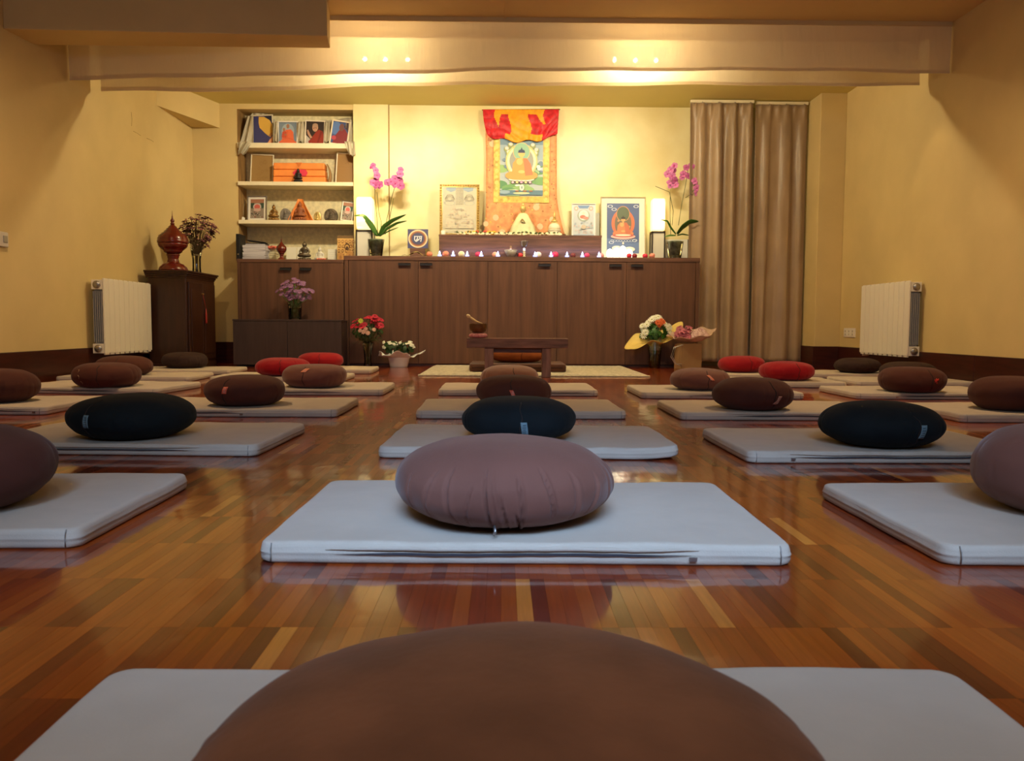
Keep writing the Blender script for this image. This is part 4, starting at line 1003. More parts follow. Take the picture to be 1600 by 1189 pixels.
# ------------------------------------------------------------------ statues
def fuse(parts_mb, name, m, parent, vox): return obj(name, parts_mb, m, parent, remesh=vox)
def buddha(label, x, Y, z, h, m, base=.16, name='buddha_statue', crown=.07, robe=None, mandorla=None, tilt=0):
    t = thing(name, label, 'statue', (x, Y, z), tilt); h *= 1.06 if robe else 1.24; b = base*h
    mb = MB()
    mb.ell((0, -.04*h, b+.09*h), (.25*h, .18*h, .080*h), 0, 20, 10)          # folded legs
    mb.ell((-.17*h, -.06*h, b+.085*h), (.11*h, .11*h, .070*h)); mb.ell((.17*h, -.06*h, b+.085*h), (.11*h, .11*h, .070*h))
    mb.lathe([(.13*h, 0), (.115*h, .10*h), (.125*h, .22*h), (.150*h, .32*h), (.12*h, .37*h), (.05*h, .40*h), (.045*h, .45*h)], (0, .01*h, b+.05*h), 18, 0, True, 1.0, .72)
    for s in (-1, 1): mb.tube([(s*.135*h, 0, b+.36*h), (s*.195*h, -.02*h, b+.25*h), (s*.175*h, -.08*h, b+.17*h), (s*.05*h, -.15*h, b+.16*h)], [.048*h, .042*h, .036*h, .032*h], 8)
    mb.ell((0, -.15*h, b+.165*h), (.07*h, .05*h, .03*h))
    hz = b+.53*h; mb.ell((0, -.01*h, hz), (.088*h, .094*h, .108*h), 0, 14, 10); mb.ell((0, -.095*h, hz-.015*h), (.012*h, .016*h, .022*h)); 
    for s in (-1, 1): mb.ell((s*.082*h, 0, hz-.015*h), (.014*h, .02*h, .045*h))
    mb.lathe([(.05*h, 0), (.045*h, .03*h), (.02*h, .055*h), (.004*h, crown*h+.02*h)], (0, 0, hz+.08*h), 12)
    fuse(mb, 'figure', m, t, h*.018)
    lt = MB().lathe([(.26*h, 0), (.27*h, b*.15), (.21*h, b*.35), (.21*h, b*.5), (.26*h, b*.75), (.255*h, b*.92), (.20*h, b)], (0, -.02*h, 0), 24, 0, True, 1, .72)
    for k in range(16):
        a = 2*PI*k/16; lt.ell((.240*h*math.cos(a), -.02*h+.240*h*.72*math.sin(a), b*.55), (.040*h, .034*h, b*.30), 0, 7, 5)
    obj('lotus_base', lt, m, t)
    if mandorla:
        obj('halo_plate', MB().prism([(p[0], p[1]) for p in bezier_blob(0, h*.50, h*.40, h*.52, 30, .9)], .10*h, .14*h), mandorla, t, bevel=.004)
    if robe:
        def cl(u, v):
            a = -PI*.02+PI*1.04*u; wd = .10*h+(.44*h)*v**1.2; r = wd*(1+.07*math.sin(u*31)*v)
            return (r*math.cos(a), .05*h+.30*wd*math.sin(a)-.10*h*v*abs(math.cos(a))**2, (h*.93)*(1-v)**.9+.004+.01*math.sin(u*23)*(1-v)*v)
        obj('robe_cloth', MB().grid(cl, 40, 16), robe, t, solid=.003)
    return t
M_BRONZE = mat('bronze', (.30, .17, .055), .35, metal=.75, var=.3, scale=30); M_DKBRONZE = mat('dark_bronze', (.11, .085, .055), .4, metal=.5, var=.3, scale=30)
M_STONE = mat('grey_stone', (.20, .17, .14), .8, var=.5, scale=22, bump=.8, bscale=45); M_DKSTONE = mat('dark_carved_stone', (.10, .075, .05), .7, var=.6, scale=25, bump=1.0, bscale=50)
M_BLKST = mat('black_statue', (.02, .016, .014), .3); M_CLAY = mat('clay_orange', (.27, .085, .03), .55, var=.2, scale=20); M_ORCL = mat('orange_cloth', (.85, .27, .055), .6, var=.1, scale=10)
M_GOLDP = mat('pale_gold', (.60, .44, .16), .4, metal=.5, var=.2, scale=20); M_WST = mat('white_statue', (.75, .68, .50), .5)
def zsh(k): return SHZ[k]
NYM = 7.98
def X(px, py, Y): return at(px, py, Y)[0]
def H(y0, y1, px, Y): return at(px, y0, Y)[2]-at(px, y1, Y)[2]
# middle shelf
buddha('tiny black seated statue in front of the orange cloth bundle', X(466, 280, 7.93), 7.93, zsh(1), H(263, 284, 466, 7.93), M_BLKST)
# lowest shelf
buddha('small bronze seated buddha beside the white-mounted picture on the statue shelf', X(428, 340, NYM), NYM, zsh(2), H(319, 344, 428, NYM), M_BRONZE, crown=.12)
buddha('orange clay buddha wrapped in an orange cloth, centre of the statue shelf', X(469, 340, NYM), NYM, zsh(2), H(308, 343, 469, NYM), M_CLAY, robe=M_ORCL)
def stele(label, px, top, bot, w, m, kind):
    h = H(top, bot, px, NYM); t = thing('carved_stone', label, 'statue', (X(px, 340, NYM), NYM, zsh(2)))
    mb = MB(); prof = bezier_blob(0, h*.48, w/2, h*.52, 28, .85); prof = [(p[0]*(1+.25*(1-max(0, p[1])/h)), max(0, p[1])) for p in prof]
    mb.prism(prof, -.006, .026)
    obj('slab', mb, m, t, bevel=.006, subsurf=0)
    mb = MB(); rn = random.Random(px)
    mb.ell((0, -.012, h*.22), (w*.26, .012, h*.09)); mb.ell((0, -.012, h*.42), (w*.14, .014, h*.18)); mb.ell((0, -.014, h*.68), (w*.085, .014, h*.10)); mb.ell((0, -.01, h*.80), (w*.04, .01, h*.06))
    for k in range(24):
        a = 2*PI*k/24; mb.ell((w*.38*math.cos(a), -.008, h*.48+h*.38*math.sin(a)), (w*.05, .006, h*.045), 0, 7, 5)
    obj('carved_figure', mb, m, t, remesh=.003)
stele('grey stone carving beside the bronze buddha on the statue shelf', 446, 324, 344, .092, M_STONE, 0)
stele('small pale gold figure between the orange buddha and the dark carving', 496, 329, 344, .062, M_GOLDP, 1)
stele('dark brown carved stone left of the tilted picture on the statue shelf', 517, 324, 344, .115, M_DKSTONE, 2)
framed('white-mounted deity picture in a grey frame at the left of the statue shelf', (386, 306, 417, 344), 8.02, zsh(2), .008, (.20, .16, .12), art_small, mount=.022, mcol=(.80, .76, .68), lean=5, yaw=-6)
framed('small leaning picture in a thin dark frame at the right of the statue shelf', (531, 314, 551, 344), 7.97, zsh(2), .004, (.16, .12, .09), art_small, mount=.010, mcol=(.82, .78, .66), lean=5, tilt=7)
t = thing('paper_tag', 'white paper tag on a string, hanging at the left end of the statue shelf', 'tag', (X(380, 338, 7.93), 7.93, zsh(2)))
obj('card', MB().prism([(-.016, .006), (.012, .0), (.020, .022), (-.008, .034)], -.002, 0), C('paper', .80, .78, .72), t); obj('string', MB().tube([(.004, 0, .03), (.002, .0, .09), (.008, .01, .155)], .0012, 5), C('string', .5, .45, .35), t)
# green figure edge at the far right of the shelf
# middle shelf: brown frames and the wrapped bundle
framed('cream-framed brown card at the left of the middle shelf', (391, 241, 426, 285), 8.06, zsh(1), .009, (.76, .68, .48), art_brown, lean=4, tilt=2)
framed('cream-framed brown card at the right of the middle shelf', (524, 239, 553, 285), 8.02, zsh(1), .009, (.78, .72, .55), art_brown2, lean=4, tilt=3)
bx0, bx1 = X(427, 280, 7.99), X(509, 280, 7.99); bz = zsh(1); bh = H(252, 284, 460, 7.99)
t = thing('wrapped_scripture', 'long bundle of scriptures wrapped in orange cloth on the middle shelf', 'bundle', ((bx0+bx1)/2, 8.0, bz))
for k in range(3):
    w2 = (bx1-bx0)/2; obj('wrapped_volume', MB().box(-w2+.003*k, w2-.004*k, -.025, .10, bh*k/3+.001, bh*(k+1)/3-.001), M_ORCL, t, bevel=.010)
obj('cloth_knot', MB().prism([(-.03, bh), (.03, bh), (.012, bh-.03), (-.005, bh-.045), (-.016, bh-.02)], -.029, -.026), C('dark_orange_cloth', .62, .17, .03), t)  # knot drawn as a flat patch of darker orange
obj('red_patch', MB().prism([(.005, bh*.34), (.065, bh*.34), (.082, bh*.50), (.065, bh*.66), (.005, bh*.66)], -.029, -.026), C('pink_red_patch', .70, .04, .08), t)
obj('red_patch', MB().prism([(-.062, bh*.50), (-.03, bh*.66), (-.005, bh*.66), (-.005, bh*.34), (-.04, bh*.34)], -.029, -.026), C('pink_red_patch', .70, .04, .08), t)
def tail(u, v): a = u*PI*2; return (w2+.012+.030*math.sin(v*2.6)+.012*math.cos(a)*(.4+v), .01+.022*math.sin(a*1.0), bh-.008-(bh-.02)*v)
obj('loose_cloth_end', MB().grid(tail, 12, 10), C('olive_brown_cloth', .30, .17, .06), t, solid=.002)
# top shelf portraits, each in a white frame, under a grey silk scarf
framed('portrait of a yellow hat on navy, largest of the top shelf, leftmost', (393, 179, 428, 222), 8.03, zsh(0), .010, (.66, .60, .46), art_yellow_hat, lean=5, tilt=-3)
framed('portrait of two people in orange robes on the top shelf', (434, 189, 465, 223), 8.00, zsh(0), .010, (.80, .74, .66), art_two_monks, lean=5)
framed('portrait of a praying person in a dark red robe on the top shelf', (476, 188, 507, 223), 8.00, zsh(0), .010, (.80, .70, .56), art_praying, lean=5, tilt=1.5)
framed('dark blue and red portrait at the right end of the top shelf, tilted', (514, 188, 543, 222), 7.98, zsh(0), .012, (.78, .66, .48), art_red_dark, lean=5, tilt=8)
M_SCARF = mat('silk_scarf', (.48, .42, .30), .45, var=.12, scale=9, bump=.3, bscale=30)
t = thing('silk_scarf', 'long grey-beige silk scarf draped over the portraits of the top shelf', 'scarf', (X(465, 223, 7.97), 7.97, zsh(0)))
def along(tab, u):
    for (a, *p), (b, *q) in zip(tab, tab[1:]):
        if u <= b: w = (u-a)/(b-a); return [p[i]+(q[i]-p[i])*w for i in range(len(p))]
    return list(tab[-1][1:])
def scarf(u, v):
    tp = along([(0, 388, 183), (.06, 394, 176), (.28, 419, 178), (.36, 431, 190), (.52, 466, 190), (.60, 474, 190), (.74, 507, 188), (.80, 516, 188), (.93, 547, 184), (1, 551, 192)], u)
    bt = along([(0, 376, 220), (.06, 380, 212), (.28, 425, 222), (.36, 433, 222), (.52, 468, 222), (.60, 474, 222), (.74, 510, 222), (.80, 512, 222), (.93, 548, 221), (1, 553, 222)], u)
    x = tp[0]+(bt[0]-tp[0])*v; y = tp[1]+(bt[1]-tp[1])*v
    return at(x+1.2*math.sin(v*9+u*40), y, 8.075-.03*v*0+.008*math.sin(u*90)+.006*math.sin(v*12+u*30))
obj('draped_length', MB().grid(scarf, 150, 12), M_SCARF, t, world=True, solid=.002)
def cape(x0, xt0, xt1, xb0, xb1, yt, yb, Y, ph):
    def f(u, v):
        x = (xt0+(xt1-xt0)*u)*(1-v)+(xb0+(xb1-xb0)*u)*v
        return at(x, yt+(yb-yt)*v+1.5*math.sin(u*9+ph)*v, Y-.016*math.sin(u*10+v*3+ph)-.006*math.sin(u*23+5*v)-.01*v)
    return f
obj('left_fold', MB().grid(cape(0, 387, 396, 374.5, 396, 181, 226, 8.0, 0), 26, 18), M_SCARF, t, world=True, solid=.002)
obj('left_end', MB().grid(cape(0, 375, 394, 371.5, 384, 221, 241, 7.885, 1.5), 30, 12), M_SCARF, t, world=True, solid=.002)
obj('right_fold', MB().grid(cape(0, 541, 549, 540, 553, 186, 224, 8.0, 2), 22, 16), M_SCARF, t, world=True, solid=.002)
obj('right_end', MB().grid(cape(0, 538, 554, 546, 555.5, 221, 243, 7.885, 3), 26, 12), M_SCARF, t, world=True, solid=.002)
for xa_, xb_ in ((466, 475), (508, 515), (428, 434)):
    obj('hanging_fold', MB().grid(cape(0, xa_, xb_, xa_-1, xb_+1, 190, 222, 7.985, xa_), 14, 12), M_SCARF, t, world=True, solid=.002)

# bottom of the niche (on the cupboard top)
BZ, BY = UZ, 7.80
t = thing('black_box_file', 'black box standing at the far left of the niche bottom', 'box', (X(375.5, 400, BY), BY, BZ)); obj('case', MB().box(-.020, .016, -.06, .12, 0, H(363, 405, 376, BY)), M_BLACK, t, bevel=.003); obj('finger_hole', MB().lathe([(.001, 0), (.009, .0005)], (0, 0, 0), 12), M_METAL, t, loc=(0, -.061, .06)).rotation_euler = (PI/2, 0, 0)
ORD = ('lowest', 'second lowest', 'third from the bottom', 'fourth from the bottom', 'fifth from the bottom', 'sixth from the bottom', 'seventh from the bottom', 'eighth from the bottom', 'ninth from the bottom')
def STACKL(k):
    if k == 21: return 'black folder topmost on the tall paper stack, tilted'
    if k == 20: return 'black folder lying flat under the tilted one on the paper stack'
    if k >= 18: return ('thin pale booklet under the other thin one near the paper stack top', 'thin pale booklet directly under the black folders of the paper stack')[k-18]
    return ('thin' if k < 9 else 'thick')+' pale booklet of the tall paper stack, '+ORD[k % 9]+' of the '+('thin' if k < 9 else 'thick')+' ones'
rn = random.Random(6); zt_ = BZ; k = 0
xc = X(399.5, 400, BY)
for k in range(22):
    th_ = .0052 if k < 9 else (.011 if k < 18 else .006); w2 = .105+rn.uniform(-.008, .008)-(0 if k < 18 else .01); w2 *= .98
    t = thing('paper_booklet', STACKL(k), 'booklet', (xc+rn.uniform(-.004, .004)+(.0 if k < 18 else .012), BY+.02, zt_), rn.uniform(-.05, .05), 'booklets of the paper stack')
    top = k >= 20
    obj('pages', MB().box(-w2, w2*.98, -.07, .07, .0006, th_-.0006), mat('paper_lilac' if not top else 'folder_black', (.60, .57, .60) if not top else (.02, .02, .03), .8), t)
    cv = obj('cover', MB().box(-w2-.001, w2, -.071, .071, th_-.0014, th_), mat('paper_cover', (.66, .63, .64), .6) if (not top and k % 3) else mat('paper_cover_grey', (.30, .28, .30), .6) if not top else M_BLACK, t)
    if k == 21: t.rotation_euler = (0, math.radians(7), .1); t.location.z += .016
    zt_ += th_
for k in range(6):
    hh = .021; t = thing('beige_book', 'beige book behind the small red vessel, '+('lowest', 'second lowest', 'third lowest', 'third highest', 'second highest', 'topmost')[k]+' of its stack', 'book', (X(424, 400, 7.95)+rn.uniform(-.004, .004), 7.96, BZ+.001+k*hh), rn.uniform(-.06, .06), 'beige books of the shorter stack')
    obj('pages', MB().box(-.052, .050, -.05, .07, .002, hh-.002), mat('paper_cream', (.62, .54, .34), .8), t); obj('cover', MB().box(-.054, .052, -.052, .072, 0, .002).box(-.054, .052, -.052, .072, hh-.0025, hh-.0005), mat('cover_olive', (.42, .36, .20), .6), t)
t = thing('red_cloth', 'crumpled red cloth on the beige books', 'cloth', (X(424, 388, 7.90), 7.885, BZ+.128)); 
def crump(u, v): a = 2*PI*u; r = .012+.040*math.sin(PI*min(v, .999)); return (r*math.cos(a)*1.3*(1+.2*math.sin(3*a)), r*.5*math.sin(a), .022*(1-v)+.006*math.sin(5*a))
obj('folded_cloth', MB().grid(crump, 30, 8), C('salmon_red_cloth', .62, .13, .08), t)
M_LACQ = mat('red_lacquer', (.12, .009, .005), .22, var=.15, scale=10, coat=.5)
def lac_vessel(label, x, Y, z, h, r, seg=32, sub=True):
    """Burmese style lidded vessel: foot, waist, bowl, stepped lid, spire"""
    t = thing('lacquer_vessel', label, 'vessel', (x, Y, z))
    R = r
    foot = [(1.0, 0), (1.02, .03), (.98, .045), (.96, .06), (.92, .075), (.78, .10), (.74, .115), (.56, .13), (.44, .15), (.40, .165), (.42, .175), (.38, .185), (.37, .215), (.42, .23), (.40, .245), (.46, .26), (.48, .275), (.44, .285)]
    obj('stand', MB().lathe([(a*R, b*h) for a, b in foot], (0, 0, 0), seg), M_LACQ, t)
    bowl = [(.44, .285), (.62, .315), (.66, .325), (.64, .335), (.82, .37), (.96, .40), (1.02, .43), (1.04, .45), (1.0, .458)]
    obj('bowl', MB().lathe([(a*R, b*h) for a, b in bowl], (0, 0, 0), seg), M_LACQ, t)
    lid = [(1.0, .458), (1.08, .465), (1.08, .50), (1.04, .515), (1.06, .54), (1.0, .56), (.98, .585), (.80, .61), (.78, .625), (.62, .64), (.60, .66), (.46, .68), (.44, .70), (.32, .715), (.30, .735), (.20, .75), (.13, .775)]
    l = obj('lid', MB().lathe([(a*R, b*h) for a, b in lid], (0, 0, 0), seg), M_LACQ, t)
    sp = [(.13, .775), (.17, .785), (.10, .80), (.12, .815), (.15, .83), (.13, .85), (.06, .865), (.08, .875), (.045, .885), (.05, .90), (.03, .915), (.02, .95), (.008, 1.0)]
    obj('spire', MB().lathe([(a*R, b*h) for a, b in sp], (0, 0, 0), 16), M_LACQ, l)
    return t
lac_vessel('large dark red lacquer vessel with a spire on the corner cabinet', X(270.5, 400, 6.85), 6.85, cz, H(324, 419, 271, 6.85), .112)
lac_vessel('small red lacquer vessel with a spire at the bottom of the niche', X(440, 400, 7.78), 7.78, BZ, H(365, 405, 440, 7.78), .044)
buddha('dark bronze seated buddha at the bottom of the niche', X(476, 400, 7.79), 7.79, BZ, H(375, 405, 476, 7.79)*1.03, M_DKBRONZE, crown=.04)
for i, (xa, xb, ya, lab) in enumerate(((447, 463, 379, 'plain cream card leaning left of the dark bronze buddha'), (464, 483, 379, 'plain cream card leaning behind the dark bronze buddha'), (512, 526, 382, 'ruled cream sheet leaning right of the white figure'))):
    t = thing('leaning_card', lab, 'card', ((X(xa, 400, 8.05)+X(xb, 400, 8.05))/2, 8.05, BZ)); t.rotation_euler = (-.08, 0, 0); w2 = (X(xb, 400, 8.05)-X(xa, 400, 8.05))/2
    obj('sheet', MB().box(-w2, w2, 0, .003, 0, H(ya, 405, xa, 8.05)), C('card_cream', .76, .72, .58), t)
    if i == 2:
        mb = MB()
        for q in range(6): mb.box(-w2+.006, w2-.006, -.0008, 0, .02+q*.018, .0215+q*.018)
        obj('ruled_lines', mb, C('pencil_grey', .5, .48, .42), t)
t = buddha('small white glass seated figure at the bottom of the niche', X(500, 400, 7.85), 7.85, BZ, H(380, 405, 500, 7.85), mat('milk_glass', (.80, .76, .66), .15, trans=.35), base=.10)
t = thing('red_lotus_dish', 'low red petal-edged dish in front of the white figure', 'dish', (X(502, 403, 7.70), 7.70, BZ)); mb = MB().lathe([(.012, 0), (.020, .003), (.034, .012), (.036, .014), (.030, .012), (.012, .005)], (0, 0, 0), 20); obj('dish', mb, C('dish_red', .60, .12, .08, .3), t)
mb = MB()
for k in range(10): a = 2*PI*k/10; mb.ell((.036*math.cos(a), .036*math.sin(a), .016), (.010, .010, .009), 0, 7, 5)
obj('petals', mb, C('dish_red', .60, .12, .08, .3), t)
framed('orange card printed with rows of arches at the right of the niche bottom', (527, 368, 555, 405), 7.93, BZ, 0, (.3, .2, .1), art_stamps, lean=3, name='printed_card', cat='card')
for lab, px, w2, h2, tl in (('rounded tan wooden block left of the pair before the arch card', 533.5, .026, .085, -10), ('squarer tan wooden block right of the pair before the arch card', 546, .030, .105, 12)):
    t = thing('wooden_block', lab, 'block', (X(px, 400, 7.80), 7.80, BZ)); t.rotation_euler = (0, math.radians(tl)*.4, 0)
    obj('block', MB().prism(bezier_blob(0, h2/2, w2, h2/2, 20, .45), -.02, .02), C('tan_wood', .44, .22, .06, .5, var=.2, scale=8), t, bevel=.004); obj('grain_knot', MB().prism(bezier_blob(0, h2*.5, w2*.4, h2*.2, 14), -.0215, -.0205), C('tan_wood_dark', .30, .13, .04), t)

# ------------------------------------------------------------------ altar: lamps, candles, stupa, garland
M_PAPER_LIT = mat('lit_paper_shade', (.95, .85, .55), .8, emit=(1.0, .74, .30), estr=1.9)
M_FRAMEBLK = mat('lamp_frame', (.035, .025, .018), .5)
def paper_lamp(label, xa, xb, yt, ym, yb, Y):
    a, b = X(xa, 350, Y), X(xb, 350, Y); w = (b-a)/2; zt, zm = at(xa, yt, Y)[2], at(xa, ym, Y)[2]
    t = thing('paper_lamp', label, 'lamp', ((a+b)/2, Y, SBZ), 0, 'paper lamps on the altar')
    h1, h2 = zm-SBZ, zt-SBZ
    obj('shade', MB().lathe([(w*1.30, h1+.01), (w*1.36, h1+.05), (w*1.36, h2-.03), (w*1.25, h2)], (0, 0, 0), 4, 0, False), M_PAPER_LIT, t, bevel=.012).rotation_euler = (0, 0, PI/4)
    mb = MB(); e = .012
    for sx_ in (-1, 1):
        for sy_ in (-1, 1): mb.box(sx_*w-(e if sx_ > 0 else 0), sx_*w+(0 if sx_ > 0 else e), sy_*w-(e if sy_ > 0 else 0), sy_*w+(0 if sy_ > 0 else e), 0, h1)
    mb.box(-w, w, -w, w, h1-.010, h1+.004).box(-w, w, -w, w, 0, .010)
    obj('frame', mb, M_FRAMEBLK, t)
    obj('paper_panel', MB().box(-w+.007, w-.007, -w+.008, w-.008, .010, h1-.010), mat('lamp_paper', (.58, .55, .46), .8), t)
    light('paper_lamp_glow', 'POINT', ((a+b)/2, Y-w*1.9, (zm+zt)/2), 1.6, (1.0, .72, .32), shadow_soft_size=.05).parent = None
paper_lamp('glowing paper lamp beside the niche, behind the left orchid', 558, 584, 309, 361, 398, 7.78)
paper_lamp('glowing paper lamp between the large navy picture and the right orchid', 1017, 1038, 311, 363, 399, 7.80)
t = thing('display_board', 'pale board leaning on the wall behind the right orchid', 'board', (X(1060, 390, 7.88), 7.88, SBZ)); t.rotation_euler = (-.05, 0, 0)
obj('board', MB().box(X(1037, 390, 7.88)-t.location.x, X(1076, 390, 7.88)-t.location.x, 0, .008, 0, H(365, 399, 1060, 7.88)), C('panel_white', .70, .68, .60), t); obj('edge_strip', MB().box(X(1074.5, 390, 7.88)-t.location.x, X(1076, 390, 7.88)-t.location.x, -.002, 0, 0, H(365, 399, 1060, 7.88)), M_BLACK, t)

M_PETAL = mat('orchid_petal', (.50, .12, .32), .5, var=.25, scale=30); M_PETALC = mat('orchid_centre', (.50, .03, .20), .5)
M_LEAF = mat('orchid_leaf', (.045, .12, .02), .35, var=.25, scale=8); M_STEM = mat('dark_stem', (.09, .10, .03), .5); M_SOIL = mat('bark_soil', (.06, .05, .03), .9, var=.5, scale=40); M_GRN = mat('leaf_green', (.07, .17, .035), .5, var=.3, scale=12); M_DKGRN = mat('leaf_dark_green', (.022, .065, .014), .5, var=.3, scale=12)
def petal_mesh(r, n=5, m0=0, width=.55, cup=.25, cone=True):
    mb = MB()
    for k in range(n):
        a = 2*PI*k/n+PI/2; ca, sa = math.cos(a), math.sin(a); wd = r*width*(1.25 if n == 5 and k in (1, 4) else 1)
        ribs = [(0, .10, 0), (.35, .8, cup*.12), (.7, 1.0, cup*.10), (1.0, .45, -cup*.10)]
        vs = []
        for d, w_, z in ribs:
            for s_ in (-1, 0, 1): vs.append((ca*d*r-sa*s_*w_*wd/2, sa*d*r+ca*s_*w_*wd/2, z*r+(abs(s_))*.08*r))
        fs = []
        for j in range(3):
            for i in range(2): q = j*3+i; fs.append((q, q+1, q+4, q+3))
        mb.add(vs, fs, m0, True)
    if cone: mb.ell((0, 0, r*.10), (r*.17, r*.17, r*.14), m0+1, 7, 5)
    return mb
def face_rot(d): return Vector((0, 0, 1)).rotation_difference(Vector(d).normalized())
ORCH = None
def orchid(label, px, Y, lefts, stems, leaves, pot_w, potz):
    global ORCH
    bx = X(px, 390, Y); t = thing('potted_orchid', label, 'orchid', (bx, Y, SBZ), 0, 'orchids on the altar')
    ph = potz; pw = pot_w
    gl = obj('glass_pot', MB().lathe([(pw*.72, 0), (pw*.74, .004), (pw, ph)], (0, 0, 0), 28, top=False), M_GLASS, t)
    obj('inner_pot', MB().lathe([(pw*.50, .035), (pw*.56, .04), (pw*.78, ph-.008), (pw*.80, ph-.004), (pw*.74, ph-.010), (.001, ph-.020)], (0, 0, 0), 24), mat('nursery_pot', (.20, .23, .15), .4, var=.5, scale=25), t)
    mb = MB(); rn = random.Random(px)
    for k in range(40): mb.ell((rn.uniform(-1, 1)*pw*.55, rn.uniform(-1, 1)*pw*.55, .014+rn.random()*.018), (.009, .008, .007), 0, 6, 4)
    obj('pebbles', mb, mat('moss_pebbles', (.40, .38, .18), .6, var=.4, scale=30), t)['kind'] = 'stuff'
    for pts, wd in leaves:       # pixel path of the midrib
        P3 = [Vector(at(x, y, Y+dy))-Vector((bx, Y, SBZ)) for x, y, dy in pts]
        def leaf(u, v, P3=P3, wd=wd):
            n = len(P3)-1; k = min(int(v*n), n-1); f = v*n-k; c = P3[k]*(1-f)+P3[k+1]*f; w = wd*math.sin(PI*min(1, .12+.88*v))**.6*(u-.5)*2*(1 if v < .999 else .1)
            tn = (P3[k+1]-P3[k]).normalized(); nn = Vector((-tn.z, 0, tn.x)); return tuple(c+nn*w*.75+Vector((0, -w*.7+0, 0))+Vector((0, 0, .18*abs(w))))
        obj('leaf', MB().grid(leaf, 6, 16), M_LEAF, t, solid=.002)
    if ORCH is None:
        ORCH = obj('blossom', petal_mesh(.036, 5, width=.95, cup=.35), [M_PETAL, M_PETALC], t); first = True
    else: first = False
    for si, (path, flowers) in enumerate(stems):
        P3 = [Vector(at(x, y, Y+dy))-Vector((bx, Y, SBZ)) for x, y, dy in path]
        st = obj('flower_stem', MB().tube(P3, .0028, 6), M_STEM, t)
        for fi, (x, y, dy, sc) in enumerate(flowers):
            p = Vector(at(x, y, Y+dy))-Vector((bx, Y, SBZ)); rr = face_rot((rn.uniform(-.6, .6), -1, rn.uniform(-.2, .3)))
            if first and si == 0 and fi == 0:
                ORCH.location = p; ORCH.rotation_mode = 'QUATERNION'; ORCH.rotation_quaternion = rr; ORCH.scale = (sc,)*3
            else: dup_mesh(ORCH, 'blossom', t, p, rr, sc)
        if si == 0:
            obj('bud', MB().ell(tuple(P3[-1]), (.009, .009, .013), 0, 8, 6), M_PETALC, t)
orchid('pink orchid in a glass pot beside the niche, at the left end of the altar', 587.5, 7.66,
       None, [([(590, 366, 0), (589, 340, 0), (586, 310, 0), (585.5, 285, 0), (584, 265, 0), (579, 262, 0)], [(583, 259, 0, .8), (587, 266, 0, .8), (589, 274, -.02, .95), (588, 281, 0, .9), (583, 286, -.02, 1.0), (588, 289, -.03, 1.0), (594, 289, -.01, 1.05)]),
              ([(594, 366, .02), (596, 348, 0), (592, 332, 0), (589, 300, 0)], []),
              ([(600, 366, 0), (605, 340, 0), (612, 308, 0), (617, 292, 0), (622, 280, 0), (626, 265, 0)], [(626, 265, 0, .8), (625, 272, -.02, 1.0), (617, 279, 0, 1.0), (611, 284, -.02, 1.0), (618, 287, -.03, 1.15), (624, 282, 0, 1.1), (626, 290, -.02, 1.1), (605, 285, 0, .9)]),
              ([(602, 366, .03), (608, 345, .02), (615, 310, .02)], [])],
       [([(591, 369, 0), (581, 352, -.02), (568, 337, -.04), (553, 337, -.06)], .024), ([(590, 369, 0), (580, 357, .02), (570, 344, .04)], .013), ([(592, 369, 0), (599, 355, -.02), (613, 345, -.04), (635, 335, -.05)], .022), ([(594, 369, 0), (604, 358, 0), (620, 349, 0), (636, 345, .0)], .014), ([(595, 368, 0), (608, 361, .03), (623, 355, .03)], .007), ([(588, 369, .0), (583, 362, -.03), (578, 350, -.05)], .009)], .078, .168)
orchid('pink orchid in a glass pot at the right end of the altar, before the curtain', 1054, 7.64,
       None, [([(1048, 366, 0), (1047, 340, 0), (1047, 310, 0), (1047.5, 290, 0), (1050, 270, 0), (1053, 259, 0)], [(1054, 259, 0, .85), (1048, 265, -.01, .9), (1043, 272, 0, .95), (1053, 266, 0, .8), (1050, 275, -.02, 1.0), (1054, 282, -.02, 1.05), (1046, 285, 0, .75), (1055, 289, -.02, .95), (1047, 291, 0, .65)]),
              ([(1060, 352, 0), (1065, 320, 0), (1071, 290, 0), (1075, 266, 0)], [(1080, 259, 0, .85), (1084, 262, 0, .8), (1072, 262, -.01, .85), (1068, 272, -.01, .95), (1075, 275, -.02, .9), (1066, 277, 0, .75)]),
              ([(1071, 309, 0), (1080, 303, -.02), (1088, 290, -.03)], [(1086, 283, -.02, .95), (1093, 287, -.02, .85), (1089, 294, -.03, .95), (1090, 301, -.02, .95), (1098, 298, 0, .5)]),
              ([(1050, 352, 0), (1052, 330, 0), (1046, 300, 0), (1024, 291, 0)], [])],
       [([(1058, 366, 0), (1066, 356, -.04), (1078, 347, -.07), (1092, 346, -.08)], .030), ([(1056, 366, 0), (1048, 356, -.01), (1043, 346, -.01), (1032, 343, 0)], .015), ([(1056, 368, 0), (1047, 368, -.02), (1038, 370, -.02)], .011), ([(1058, 368, 0), (1066, 366, -.02), (1078, 368, .0)], .008)], .082, .165)

